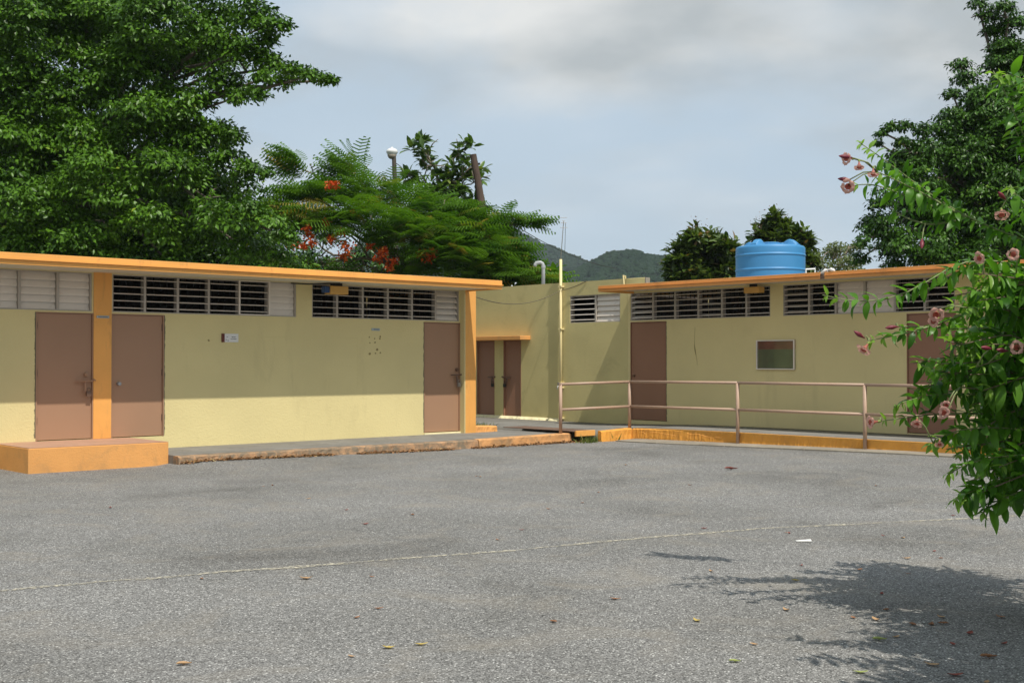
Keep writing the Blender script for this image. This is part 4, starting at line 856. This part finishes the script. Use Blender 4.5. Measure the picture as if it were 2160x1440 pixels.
bs = [(880, 300, 14), (868, 315, 12), (893, 318, 13), (903, 340, 15), (890, 335, 10), (915, 352, 10), (870, 370, 14), (885, 385, 14), (860, 380, 10), (985, 308, 16), (968, 315, 12), (975, 335, 14), (985, 350, 12), (962, 352, 16), (945, 360, 16), (930, 375, 16), (955, 385, 20), (975, 375, 16), (1000, 365, 12), (1012, 355, 10), (1010, 380, 12), (925, 400, 18), (945, 410, 18), (970, 410, 18), (990, 425, 16), (1000, 435, 14), (905, 395, 12), (1020, 435, 8), (960, 435, 16), (900, 415, 14), (930, 430, 16)]
bb = at(950, 600, 39); bb[2] = -.05
rosette_tree('broadleaf_tree', 'upright broad leaved tree rising between lamp pole and leaning pole', bs, 39, .16, .36, 'breadfruit', 'bark_pale', bb, at(945, 440, 39), 16, 1.3)
# big soft leaves at the right foot of the flame tree
rosette_tree('leafy_shrub', 'lush shrub with long light green leaves beside the vent pipe', [(1010, 540, 22), (1045, 520, 20), (1065, 545, 24), (1085, 540, 14), (1100, 565, 18), (1130, 580, 10), (1040, 570, 24), (1080, 580, 24), (1120, 585, 20), (1150, 585, 14), (1000, 575, 20), (1165, 590, 8)], 34.5, .2, .55, 'poinciana', 'bark_pale', at(1070, 640, 34.5) * np.array([1, 1, 0]), at(1070, 600, 34.5), 14, 2.4, cat='shrub')
# ---------- mango trees behind the tank
m1 = [(1465, 498, 18), (1462, 515, 26), (1500, 515, 28), (1485, 535, 34), (1440, 535, 26), (1530, 520, 24), (1545, 545, 26), (1515, 550, 34), (1450, 560, 34), (1420, 565, 20), (1485, 575, 34), (1540, 575, 30), (1415, 585, 16), (1440, 590, 24), (1510, 590, 30), (1480, 600, 30)]
mb_ = at(1485, 640, 42) * np.array([1, 1, 0]); rosette_tree('mango_tree', 'rounded mango tree with brownish panicles left of the blue tank', m1, 42, .16, .30, 'mango', 'bark', mb_, at(1485, 610, 42), 14, 4.0, [(1455, 483), (1470, 478), (1440, 500), (1425, 520), (1492, 490), (1410, 548), (1520, 498), (1400, 555)])
m2 = [(1632, 462, 15), (1640, 480, 24), (1612, 482, 18), (1665, 485, 22), (1600, 500, 20), (1640, 505, 34), (1690, 505, 22), (1705, 525, 18), (1670, 530, 34), (1620, 535, 34), (1700, 550, 22), (1650, 560, 40), (1590, 540, 20)]
mb2 = at(1650, 640, 44) * np.array([1, 1, 0]); rosette_tree('mango_tree', 'taller mango tree with brownish panicles directly behind the blue tank', m2, 44, .16, .30, 'mango', 'bark', mb2, at(1650, 590, 44), 14, 4.0, [(1625, 450), (1640, 448), (1605, 468), (1660, 465), (1595, 480), (1690, 485)])
ob = px_boughs([(1765, 525, 22, 46), (1750, 545, 30, 46), (1790, 530, 22, 46), (1720, 550, 28, 45), (1780, 560, 36, 45), (1735, 570, 30, 45), (1705, 565, 24, 45), (1800, 560, 24, 46), (1810, 520, 14, 46)], .4)
tree('olive_shrub', 'airy pale olive bush between the blue tank and the dark tree', ob, at(1760, 640, 45.5) * np.array([1, 1, 0]), at(1760, 590, 45.5), 'olive', 'bark_pale', 14, .12, .1, nl=ob, clump=.3, per=40, droop=.1, flat=.8)

tb = px_boughs([(600, 560, 40, 39), (650, 540, 36, 39), (700, 560, 46, 39), (760, 545, 44, 39.5), (820, 555, 50, 39), (880, 550, 50, 39.5), (940, 560, 50, 39), (1000, 570, 45, 39), (640, 590, 50, 38.5), (740, 595, 55, 38.5), (850, 595, 55, 38.5), (560, 590, 60, 39), (690, 500, 26, 40), (620, 510, 24, 40)], .5)
tree('dark_thicket', 'dark leafy thicket filling the gaps under the flame tree crown', tb, at(780, 640, 39) * np.array([1, 1, 0]), at(780, 590, 39), 'darkleaf', 'bark', 7, .13, .14, nl=tb, clump=.42, per=70, droop=.4, flat=.8, core=.1)
# ------------------------------------------------------------------ hills
def hill(name, ridge, D, x0, x1, seed, ncrown, cr):
    rng = np.random.default_rng(seed); px = np.linspace(x0, x1, 120); rid = np.interp(px, [r_[0] for r_ in ridge], [r_[1] for r_ in ridge])
    q_ = np.linspace(0, 1.6, 34); V = []
    def surf(x, qq):
        yy = sum(np.interp(x + dx_, [r_[0] for r_ in ridge], [r_[1] for r_ in ridge]) for dx_ in (-24, -12, 0, 12, 24)) / 5; d = D * (.62 + .38 * qq); p = at(x, 760, D); top = (760 - yy) / FPX * D
        g = ray(x, 760); base = _C + g * d; hgt = top * (math.sin(min(qq, 1) * math.pi / 2) ** 1.25 if qq <= 1 else math.cos((qq - 1) * 1.1))
        hgt += (1.6 * math.sin(x * .045 + qq * 6) + 1.0 * math.sin(x * .11 - qq * 9)) * math.sin(min(qq, 1) * math.pi) * D / 800
        return np.array([base[0], base[1], -2 + hgt])
    for x in px:
        for qq in q_: V.append(surf(x, qq))
    n = len(q_); K = np.array([(i * n + j, (i + 1) * n + j, (i + 1) * n + j + 1, i * n + j + 1) for i in range(len(px) - 1) for j in range(n - 1)])
    o = link(name, nmesh(name, np.array(V), K, M['hill'], smooth=True)); tag(o, kind='structure')
    import bmesh
    bm = bmesh.new(); bmesh.ops.create_icosphere(bm, subdivisions=2, radius=1); iv = np.array([v.co[:] for v in bm.verts]); ifc = np.array([[v.index for v in f.verts] for f in bm.faces]); bm.free()
    C = np.array([surf(rng.uniform(max(x0, 1040), min(x1, 1500)), rng.uniform(.35, 1.03) if i % 4 else rng.uniform(.96, 1.03)) for i in range(ncrown)])
    s = cr * (.55 + .9 * rng.random(ncrown) ** 1.5); dis = 1 + .45 * rng.normal(size=(ncrown, len(iv), 1)) * .6
    P = C[:, None] + iv[None] * dis * s[:, None, None] * np.array([1, 1, .8]) + np.array([0, 0, .1]) * s[:, None, None]
    K2 = (np.arange(ncrown)[:, None, None] * len(iv) + ifc[None]).reshape(-1, 3)
    tag(link('hill_forest', nmesh('hill_forest', P.reshape(-1, 3), K2, M['hill'])), kind='stuff')
hill('hill_far', [(700, 560), (850, 430), (960, 420), (1040, 452), (1070, 476), (1110, 502), (1150, 520), (1190, 536), (1240, 553), (1290, 572), (1340, 595), (1500, 640)], 1150, 700, 1420, 3, 5200, 2.6)
hill('hill_near', [(1120, 640), (1190, 580), (1238, 553), (1268, 537), (1290, 530), (1318, 527), (1350, 531), (1400, 537), (1440, 541), (1520, 556), (1650, 575), (1900, 610)], 760, 1120, 1900, 4, 6500, 1.7)

# ------------------------------------------------------------------ flowering bush in the right foreground
def bush_leaf_mesh(var, tint):
    """pointed, folded, drooping leaf of unit length"""
    n = 6; bend = [.18, .42, .62, .30, .52, .75][var]; fold = [.10, .16, .07, .2, .12, .05][var]; wid = [.17, .15, .19, .155, .175, .16][var]; tw = [.1, -.2, .25, 0, .3, -.12][var]
    V = []; F_ = []
    for i in range(n + 1):
        u = i / n; ang = bend * 1.7 * u; cx = math.sin(ang) / (bend * 1.7); cz = -(1 - math.cos(ang)) / (bend * 1.7); w = wid * math.sin(math.pi * u ** .85) ** .8 if 0 < i < n else 0.004; t = tw * u; wave = .02 * math.sin(u * 9 + var)
        for sgn in (1, 0, -1):
            y = sgn * w; z = abs(sgn) * (fold * w / wid * .55) + wave * sgn
            V.append((cx, y * math.cos(t) - z * math.sin(t), cz + y * math.sin(t) + z * math.cos(t)))
    for i in range(n):
        a = 3 * i; F_ += [(a, a + 3, a + 4, a + 1), (a + 1, a + 4, a + 5, a + 2)]
    return np.array(V), np.array(F_)
BL = [bush_leaf_mesh(v, 0) for v in range(6)]
def bush():
    root = empty('flowering_bush', at(2330, 1100, 7.4), 'glossy green bush with pink trumpet flowers reaching in from the right', 'bush'); root.location.z = 0
    D = 7.6
    stems = []                                   # (points, density of whorls, leaf length)
    def S_(pts, d0, d1, leaf=.115, dens=1.0): leaf *= 1.15; stems.append(([Vector(at(x, y, d0 + (d1 - d0) * i / (len(pts) - 1))) for i, (x, y) in enumerate(pts)], leaf, dens))
    S_([(2330, 640), (2220, 525), (2140, 500), (2025, 453), (1940, 395), (1865, 335), (1812, 300)], 7.6, 7.4, .10, 1.25)
    S_([(2025, 453), (1960, 415), (1900, 385), (1850, 362)], 7.5, 7.3, .10, 1.1)
    S_([(2035, 457), (1950, 430), (1880, 400), (1830, 385), (1800, 392)], 7.5, 7.6, .10, 1.15)
    S_([(2025, 465), (1960, 475), (1910, 460), (1880, 440)], 7.5, 7.6, .09, 1.1)
    S_([(2300, 700), (2180, 560), (2040, 540), (1990, 568), (1950, 605), (1890, 630), (1830, 642), (1780, 636), (1735, 622)], 7.4, 7.3, .095, 1.0)
    S_([(2300, 750), (2160, 630), (2060, 650), (1990, 680), (1930, 700), (1870, 712), (1832, 718)], 7.3, 7.2, .095, 1.0)
    S_([(1990, 690), (1940, 690), (1890, 688)], 7.3, 7.3, .08, .8)
    S_([(2320, 860), (2200, 820), (2080, 800), (2000, 790), (1960, 775), (1945, 770)], 7.5, 7.4, .09, 1.2)
    S_([(2320, 900), (2180, 850), (2060, 830), (1970, 830), (1920, 838), (1885, 858)], 7.5, 7.4, .10, 1.4)
    S_([(2320, 950), (2180, 880), (2040, 870), (1940, 875), (1880, 885), (1858, 888)], 7.5, 7.4, .10, 1.0)
    S_([(2330, 960), (2200, 910), (2100, 900), (2010, 905), (1960, 940)], 7.3, 7.2, .115, 1.3)
    S_([(2340, 1000), (2220, 960), (2120, 960), (2040, 975), (2000, 1000)], 7.2, 7.0, .115, 1.4)
    S_([(2340, 1020), (2240, 1000), (2140, 1000), (2060, 1030), (2010, 1055)], 7.2, 7.0, .12, 1.5)
    S_([(2340, 1050), (2240, 1020), (2160, 1030), (2100, 1060), (2070, 1085)], 7.2, 7.0, .12, 1.4)
    S_([(2330, 560), (2230, 420), (2160, 290), (2120, 190), (2095, 150)], 7.4, 7.2, .11, 1.2)
    S_([(2330, 520), (2240, 340), (2180, 240), (2150, 160)], 7.6, 7.5, .11, 1.2)
    S_([(2320, 600), (2220, 500), (2160, 440), (2130, 390)], 7.2, 7.0, .12, 1.2); S_([(2330, 480), (2240, 300), (2190, 200), (2130, 140), (2105, 165)], 7.3, 7.2, .11, 1.2); S_([(2300, 560), (2210, 430), (2170, 330), (2140, 270)], 7.4, 7.3, .11, 1.3); S_([(2520, 300), (2380, 20), (2120, -100), (1930, -95), (1835, -70)], 7.3, 7.9, .13, 1.8); S_([(2120, -100), (1980, -125), (1870, -105)], 7.6, 7.9, .13, 1.8)
    S_([(2320, 660), (2200, 590), (2120, 545), (2050, 555), (1990, 590)], 7.5, 7.6, .105, 1.3)
    rnd = random.Random(5)
    OVER = (len(stems) - 3, len(stems) - 2, len(stems) - 1, len(stems)); OVER = [k_ for k_, st_ in enumerate(stems) if st_[0][-1].z > 3.9]
    for i in range(135):                         # dense body of the bush
        tx_, ty_ = rnd.uniform(1955, 2190), rnd.uniform(575, 1060)
        lim = float(np.interp(ty_, [560, 620, 700, 780, 840, 900, 960, 1010, 1060], [2060, 2030, 1985, 1960, 1930, 1965, 2010, 2015, 2040])) + rnd.gauss(0, 22)
        tx_ = lim + (2200 - lim) * rnd.random() ** 1.15
        dd = rnd.uniform(6.9, 8.6); ox, oy = rnd.uniform(2230, 2420), ty_ * .75 + 225 + rnd.uniform(-60, 60)
        mx_, my_ = (tx_ + ox) / 2, (ty_ + oy) / 2 - rnd.uniform(10, 60); S_([(ox, oy), (mx_, my_), (tx_, ty_)], rnd.uniform(7.0, 8.4), dd, rnd.uniform(.10, .14), 1.1)
    for i in range(560):                         # the rest of the plant, out of the frame; it throws the shade on the lot
        c = Vector(at(*((2560, 760, 6.1), (2800, 760, 5.3))[i % 2])); c.z = (1.75, 2.1)[i % 2]; e = c + Vector((rnd.gauss(0, .58), rnd.gauss(0, .58), rnd.gauss(0, .55)))
        o_ = c + (e - c) * .3 + Vector((0, 0, -.2)); e.z = max(e.z, .25)
        pr = np.array(e) - _C; dep = pr @ _fw; pxx = 1080 + FPX * (pr @ _rt) / dep
        if pxx < 2190: continue
        stems.append(([o_, (o_ + e) / 2 + Vector((0, 0, .08)), e], rnd.uniform(.12, .15), 1.3))
    leaves = []                                  # (pos, axis, normal, size, variant, tint)
    wood = MB(); green = MB()
    for si, (pts, lf, dens) in enumerate(stems):
        L = sum((b - a).length for a, b in zip(pts, pts[1:])); n = max(3, int(L / (.085 if si >= 22 else .062) * dens))
        seg = np.cumsum([0] + [(b - a).length for a, b in zip(pts, pts[1:])])
        def P(s): return Vector([np.interp(s, seg, [p[k] for p in pts]) for k in range(3)])
        sm = [P(L * i / 14) for i in range(15)]
        for _ in range(2): sm = [sm[0]] + [(sm[i - 1] + sm[i] * 2 + sm[i + 1]) / 4 for i in range(1, 14)] + [sm[-1]]
        tubes = (MB() if si < 22 else green); tubes.tube(sm, [.0085 - .0055 * i / 14 for i in range(15)], 6)
        if si < 22: tubes.build('branch', M['stem'], root, smooth=True)
        for i in range(n):
            s = L * (i + .5) / n; f = s / L
            if si >= 22 and f < .3: continue
            if si in OVER and f < .72: continue
            p = Vector([np.interp(f * 14, range(15), [q[k] for q in sm]) for k in range(3)]); t = (P(min(L, s + .02)) - P(max(0, s - .02))).normalized(); a0 = rnd.random() * 6.28; up = t.orthogonal().normalized(); w = t.cross(up)
            m = 4 if si >= 22 else rnd.choice((3, 3, 4, 4))
            for k in range(m):
                a = a0 + 2 * math.pi * k / m; rad = up * math.cos(a) + w * math.sin(a); young = f > .93
                ax = (rad * 1.0 + t * rnd.uniform(.2, .8) + Vector((0, 0, rnd.uniform(-.75, .05)))).normalized(); nr = (Vector((0, 0, 1)) * 1.0 + Vector([rnd.gauss(0, .35) for _ in range(3)]) + rad * .1)
                leaves.append((p, ax, nr, lf * rnd.uniform(.5, 1.2) * (.6 if young else 1), rnd.randrange(6), .97 if young else min(.92, max(0, rnd.gauss(.45, .24)))))
    green.build('inner_stems', M['stem_woody'], root)
    tr = MB(); b0_ = Vector(at(2400, 1100, 7.3)); b0_.z = 0
    for k in range(6): e = Vector(at(2330 + 30 * k, 820 - 40 * (k % 3), 6.8 + .25 * k)); tr.tube([b0_ + Vector((.05 * k - .12, .03 * k, 0)), b0_.lerp(e, .5) + Vector((0, 0, .15)), e], [.03, .022, .012], 8)
    tr.build('trunk', M['stem_woody'], root)
    # the leaves that show largest are parts of their own; the rest one mass
    vis = []
    for i, (p, ax, nr, sz, v, t) in enumerate(leaves):
        q_ = np.array(p) - _C; dep = q_ @ _fw; x = 1080 + FPX * (q_ @ _rt) / dep; y = 720 - FPX * (q_ @ _up) / dep
        if 0 < x < 2150 and 60 < y < 1400: vis.append((dep / sz + (0 if x < 2080 else 15) + (dep - 6.8) * 6, i))
    vis.sort(); chosen = {i for _, i in vis[:300]}; cache = {}
    mass = {v: [] for v in range(6)}
    for i, (p, ax, nr, sz, v, t) in enumerate(leaves):
        if i in chosen:
            tb = round(t * 7) / 7
            if (v, tb) not in cache:
                V, F_ = BL[v]; cache[v, tb] = nmesh('leaf', V, F_, M['bush'], np.full(len(V), tb), smooth=True)
            a = ax; b = nr.cross(a).normalized(); n = a.cross(b)
            Mx = Matrix(((a.x * sz, b.x * sz, n.x * sz, p.x), (a.y * sz, b.y * sz, n.y * sz, p.y), (a.z * sz, b.z * sz, n.z * sz, p.z), (0, 0, 0, 1)))
            link('leaf', cache[v, tb], root, Mx)
        else: mass[v].append((p, ax, nr, sz, t))
    VV = []; KK = []; TT = []; off = 0
    for v, ls in mass.items():
        if not ls: continue
        V, K, tt = leaf_cloud(np.array([l[0] for l in ls]), np.array([l[1] for l in ls]), np.array([l[2] for l in ls]), np.array([l[3] for l in ls]), BL[v], np.array([l[4] for l in ls])); VV.append(V); KK.append(K + off); TT.append(tt); off += len(V)
    o = link('foliage', nmesh('foliage', np.concatenate(VV), np.concatenate(KK), M['bush'], np.concatenate(TT), smooth=True), root); o['kind'] = 'stuff'
    # trumpet flowers
    sample = [pt for (pp_, _, _) in stems for a_, b_ in zip(pp_, pp_[1:]) for pt in (a_.lerp(b_, k_ / 6) for k_ in range(7))]
    def pedicel(p):
        q_ = min(sample, key=lambda t_: (t_ - p).length_squared)
        MB().tube([q_, q_.lerp(p, .5) + Vector((0, 0, .02)), p], [.0045, .004, .0035], 6).build('pedicel', M['stem'], root, smooth=True)
    tube = MB().lathe([(.006, 0), (.010, .03), (.012, .05), (.024, .075), (.030, .10), (.034, .112)], 12); tube_me = tube.mesh('flower', M['throat'], True)
    def petal_me():
        V = []; n, m = 5, 5
        for i in range(n + 1):
            u = i / n; w = .030 * (.55 + .75 * math.sin(math.pi * (.15 + .75 * u))) * (1 if i < n else .5); r_ = .032 + .045 * u; z = .108 + .028 * u - .030 * u * u
            for j in range(m): s = (j / (m - 1) - .5) * 2; V.append((r_ - .010 * abs(s) * u, s * w, z + .006 * (1 - s * s) + .004 * math.sin(4 * s)))
        K = [(i * m + j, (i + 1) * m + j, (i + 1) * m + j + 1, i * m + j + 1) for i in range(n) for j in range(m - 1)]
        return nmesh('petal', np.array(V), np.array(K), M['petal'], smooth=True)
    pm = petal_me(); cal = MB().lathe([(.004, -.012), (.013, 0), (.016, .012), (.008, .03)], 8).mesh('calyx', M['calyx'], True)
    bud_me = MB().lathe([(.003, -.01), (.008, .01), (.016, .035), (.017, .05), (.012, .072), (.003, .092)], 10).mesh('bud', M['bud'], True)
    flowers = [(1800, 335, 7.25, (-.9, -.5, -.05), .85), (1812, 338, 7.2, (-.1, -.4, -1), .8), (1792, 388, 7.25, (-.35, -.85, -.35), 1.0), (1842, 352, 7.2, (-.1, -.3, -1), .9), (2112, 440, 7.0, (-.2, -.6, -.7), 1.0), (2075, 540, 6.95, (-.7, -.6, -.3), 1.0), (2148, 540, 7.0, (-.6, -.5, .1), 1.0), (1975, 655, 7.1, (-.3, -.8, -.4), 1.05), (1980, 670, 7.1, (-.7, -.5, -.4), .95), (1833, 722, 7.15, (-.6, -.3, -.7), 1.0), (1856, 888, 7.3, (-1, -.3, -.1), 1.05), (1935, 880, 7.2, (-.3, -.7, -.6), .8), (1998, 850, 7.1, (-.4, -.8, -.2), .9), (2000, 865, 7.0, (-.6, -.6, -.2), .8), (1982, 925, 7.1, (-.2, -.5, -.7), .8), (2150, 735, 6.9, (-.5, -.7, .1), .9)]
    rt3, fw3 = Vector(_rt), Vector((_fw[0], _fw[1], 0))
    def frame(dv, p, s):
        d = (rt3 * dv[0] + fw3 * dv[1] + Vector((0, 0, dv[2]))).normalized(); u = d.orthogonal().normalized(); w = d.cross(u)
        return Matrix(((u.x * s, w.x * s, d.x * s, p.x), (u.y * s, w.y * s, d.y * s, p.y), (u.z * s, w.z * s, d.z * s, p.z), (0, 0, 0, 1)))
    for (x, y, d, dv, s) in flowers:
        pedicel(Vector(at(x, y, d))); F_ = frame(dv, Vector(at(x, y, d)), s * rnd.uniform(.46, .64)); f = link('flower', tube_me, root, F_); link('calyx', cal, f, F_)
        for k in range(5): link('petal', pm, f, F_ @ Matrix.Rotation(2 * math.pi * k / 5 + rnd.uniform(-.08, .08), 4, 'Z') @ Matrix.Rotation(rnd.uniform(-.12, .12), 4, 'Y'))
    for (x, y, d, dv) in [(1792, 379, 7.3, (-1, -.2, .05)), (1795, 332, 7.2, (-1, -.1, .1)), (1893, 689, 7.25, (-1, -.1, -.1)), (1822, 712, 7.2, (-.8, -.2, .5)), (2120, 420, 7.0, (-.6, -.4, .4)), (2125, 740, 6.9, (-1, -.3, .1)), (1945, 505, 7.4, (-.2, -.5, -.7)), (2090, 735, 6.9, (-.9, -.4, .1))]:
        pedicel(Vector(at(x, y, d))); link('bud', bud_me, root, frame(dv, Vector(at(x, y, d)), .8))
bush()

# ------------------------------------------------------------------ litter: fallen leaves, weeds, scraps
def fallen_mesh(v, mat):
    rnd = random.Random(v); n = 6; V = []; F_ = []
    curl = rnd.uniform(.15, .6); wid = rnd.uniform(.17, .27); bow = rnd.uniform(.1, .35)
    for i in range(n + 1):
        u = i / n; w = wid * math.sin(math.pi * u ** .8) ** .8 if 0 < i < n else .01
        for s in (1, .5, 0, -.5, -1): V.append((u - .5, s * w * math.cos(curl * .5 * abs(s)), .04 + bow * (2 * u - 1) ** 2 * .6 + abs(s) * w * math.sin(curl * abs(s)) * (1 if v % 3 else .6) + rnd.uniform(-.03, .03)))
    for i in range(n):
        for j in range(4): a = 5 * i + j; F_.append((a, a + 5, a + 6, a + 1))
    me = nmesh('fallen_leaf', np.array(V), np.array(F_), M[mat], smooth=True); return me
FM = {(v, m): fallen_mesh(v, m) for v in range(4) for m in ('leaf_brown', 'leaf_tan', 'leaf_yellow', 'leaf_green', 'leaf_red')}
def fallen(px, py, length, mat, label, group=None, rot=None, v=None):
    p = onZ(px, py, 0); v = random.randrange(4) if v is None else v; s = length * .82; rot = random.uniform(0, 6.28) if rot is None else rot
    o = link('fallen_leaf', FM[v, mat], None, Matrix.Translation((p[0], p[1], gz(p[0], p[1]) + .003)) @ Matrix.Rotation(rot, 4, 'Z') @ Matrix.Scale(s, 4)); tag(o, label, 'leaf', group)
VR = math.atan2(_rt[1], _rt[0])
for a in [(388, 1402, .095, 'leaf_tan', 'single curled tan leaf lowest left on the sunlit asphalt', None, VR + .25), (752, 1303, .06, 'leaf_brown', 'small rust brown leaf alone in the lower middle of the lot'),
          (888, 1360, .09, 'leaf_yellow', 'yellow leaf, the right one of a scattered yellow pair near the bottom', None, VR + .15), (820, 1367, .09, 'leaf_yellow', 'yellow leaf, the left one of a scattered yellow pair near the bottom', None, VR - .05),
          (742, 1385, .06, 'leaf_tan', 'tan leaf below the two yellow leaves'), (1167, 1312, .07, 'leaf_brown', 'crumpled brown leaf in the bottom centre, left of the twig shadow'), (1470, 1310, .085, 'leaf_yellow', 'yellow leaf on sunlit asphalt just left of the bush shadow'),
          (1298, 1264, .09, 'leaf_brown', 'frayed brown leaf left of the thin branch shadows'), (645, 1221, .12, 'leaf_tan', 'frayed tan leaf just below the pale seam', None, VR), (1542, 997, .22, 'leaf_red', 'large red leaf near the ramp gutter', None, VR), (1550, 1396, .075, 'leaf_green', 'greenish yellow curl of leaf at the bottom edge of the bush shadow', None, VR - .2),
          (1815, 1419, .09, 'leaf_green', 'lime leaf at the bottom inside the bush shadow', None, VR - .1), (1855, 1350, .10, 'leaf_green', 'long pale green leaf in the middle of the bush shadow', None, VR - .1), (1890, 1344, .07, 'leaf_tan', 'pale tan leaf touching the long green one in the shade'), (1678, 1225, .07, 'leaf_yellow', 'pale yellow leaf above the tip of the bush shadow'), (2085, 1387, .11, 'leaf_brown', 'big brown leaf at the right end of the bush shadow', None, VR)]:
    fallen(*a)
G1 = 'brown leaves in the bush shadow'
for (x, y) in [(1800, 1304), (1848, 1308), (1965, 1318), (1990, 1316), (2015, 1425), (1965, 1403), (2045, 1337), (2118, 1358), (2010, 1360), (1870, 1287), (1985, 1302), (1925, 1318), (2110, 1302), (1860, 1253), (2080, 1440)]:
    mt = random.choice(['leaf_red', 'leaf_brown', 'leaf_tan']); fallen(x, y, random.uniform(.06, .1), mt, '%s dry leaf lying in the shade of the bush' % {'leaf_brown': 'brown', 'leaf_tan': 'tan', 'leaf_red': 'dark red'}[mt], G1)
G2 = 'small dry leaves scattered over the sunlit lot'
for (x, y) in [(650, 1052), (730, 1076), (870, 1086), (770, 1106), (1157, 1074), (1228, 1061), (1262, 1039), (1050, 1139), (1005, 1005), (1013, 1006), (1320, 985), (1455, 1026), (1658, 1124), (1665, 1125), (1863, 1130), (1905, 1135), (1500, 1205), (1690, 1193), (1812, 1202), (1970, 1163), (1985, 1178), (1912, 1178), (1915, 1210), (1658, 1287), (425, 1221), (555, 1026), (575, 1024), (798, 1284), (785, 1217), (2010, 1090), (1590, 1360), (1485, 1115), (1848, 1032), (233, 1071), (1100, 1118)]:
    mt = random.choice(['leaf_brown', 'leaf_brown', 'leaf_tan', 'leaf_red']); side = 'far side of' if y < 1248 - x * .073 else 'near side of'
    fallen(x, y, random.uniform(.05, .085), mt, 'small %s leaf on sunlit asphalt on the %s the pale seam' % ({'leaf_brown': 'brown', 'leaf_tan': 'tan', 'leaf_red': 'dark red'}[mt], side), G2)
mb = MB(); p = onZ(1695, 1142, 0); c = Vector((p[0], p[1], gz(p[0], p[1]) + .006)); u = rtv * .065; w = Vector((-rtv.y, rtv.x, 0)) * .016
mb.v = [tuple(c - u - w), tuple(c + u - w), tuple(c + u + w + Vector((0, 0, .01))), tuple(c - u + w), tuple(c - u - w + Vector((0, 0, .004))), tuple(c + u - w + Vector((0, 0, .004))), tuple(c + u + w + Vector((0, 0, .014))), tuple(c - u + w + Vector((0, 0, .004)))]
mb.f = [(4, 5, 6, 7), (0, 1, 5, 4), (1, 2, 6, 5), (2, 3, 7, 6), (3, 0, 4, 7)]
tag(mb.build('paper_scrap', M['litter']), 'narrow white paper strip lying below the seam on the right', 'paper')
p = onZ(998, 938, 0); mb = MB(); rows = []
for i in range(7):
    for j in range(6): rows.append((p[0] + (i - 3) * .028 + random.uniform(-.012, .012), p[1] - .02 + (j - 3) * .022 + random.uniform(-.01, .01), -.02 + .03 + .05 * random.random() * math.sin(math.pi * i / 6) * math.sin(math.pi * j / 5) * 1.6 + gz(p[0], p[1])))
mb.v = rows; mb.f = [(i * 6 + j, (i + 1) * 6 + j, (i + 1) * 6 + j + 1, i * 6 + j + 1) for i in range(6) for j in range(5)]
tag(mb.build('paper_wad', M['litter']), 'crumpled white paper against the left walkway kerb', 'paper')
def grass(name, spots, h, n_each, spread):
    P = []; 
    for (x, y, z, s) in spots: q_ = RNG.normal(0, 1, (int(n_each * s), 3)) * np.array([spread[0], spread[1], 0]) * s; P.append(q_ + np.array([x, y, z]))
    P = np.concatenate(P); n = len(P); ax = unit(RNG.normal(0, .55, (n, 3)) * np.array([1, 1, .2]) + np.array([0, 0, 1.])); t = (np.array([[0, -.05, 0], [.55, -.035, .05], [1, 0, .22], [.55, .035, .05], [0, .05, 0]]), np.array([[0, 1, 3, 4]]))
    T5 = (t[0], np.array([[0, 1, 3], [0, 3, 4], [1, 2, 3]])); V, K, tt = leaf_cloud(P, ax, rdir(n), h * (.5 + RNG.random(n)), T5, RNG.random(n)); return tag(link(name, nmesh(name, V, K, M['grass'], tt)), kind='stuff')
def gp(px, py, z=0): p = onZ(px, py, z); return (p[0], p[1], z)
grass('weeds', [(*gp(1262, 930), .8), (*gp(1225, 930), .5), (*gp(1240, 934), .7), (*gp(1290, 930), .5), (*gp(1250, 922), .6)], .13, 110, (.16, .10))
grass('weeds', [(*gp(1025, 938), .8), (*gp(1050, 937), .6), (*gp(1040, 938), .5)], .09, 90, (.16, .08))
grass('weeds', [(15.7, 18.7, .16, 1.0), (15.9, 18.8, .16, 1.0), (16.1, 18.9, .16, .8)], .14, 150, (.18, .2))
grass('weeds', [(*gp(1010, 908, .16), .4), (*gp(1022, 907, .16), .4)], .08, 60, (.12, .06))
grass('weeds', [(*gp(100, 994), .5), (*gp(108, 995), .4)], .10, 50, (.07, .04))
grass('weeds', [(*gp(1935, 958, .04), .6), (*gp(1980, 960, .04), .8), (*gp(1910, 957, .04), .5), (*gp(1705, 948, .04), .4), (*gp(2010, 962, .04), .7)], .06, 90, (.15, .08))
# drift of dry leaf debris against the left kerb
def debris():
    n = 2600; x = RNG.uniform(8.5, 16.9, n); y = YK - .03 - np.abs(RNG.normal(0, .06, n)); keep = np.sin(x * 2.1) + np.sin(x * 5.3 + 1) > -1.1; x, y = x[keep], y[keep]; n = len(x)
    P = np.stack([x, y, np.array([gz(a_, b_) for a_, b_ in zip(x, y)]) + .008 + RNG.random(n) * .02], 1); V, K, tt = leaf_cloud(P, unit(rdir(n) * np.array([1, 1, .25])), unit(rdir(n) * .6 + np.array([0, 0, 1.])), .035 + .04 * RNG.random(n), LEAF4, RNG.random(n))
    tag(link('leaf_debris', nmesh('leaf_debris', V, K, M['dryleaf'], tt)), kind='stuff')
debris()
paint_cracks()

# ------------------------------------------------------------------ haze
def haze():
    o = MB().box(-1520, 1520, -1520, 1520, -3.5, 215).build('haze', None); tag(o, kind='stuff')
    m = bpy.data.materials.new('haze'); m.use_nodes = True; nt = m.node_tree; nt.nodes.clear(); out = nt.nodes.new('ShaderNodeOutputMaterial'); v = nt.nodes.new('ShaderNodeVolumePrincipled')
    v.inputs['Color'].default_value = (0.78, 0.87, 1.0, 1); v.inputs['Density'].default_value = 0.00017; nt.links.new(v.outputs[0], out.inputs['Volume']); o.data.materials.append(m)
haze()
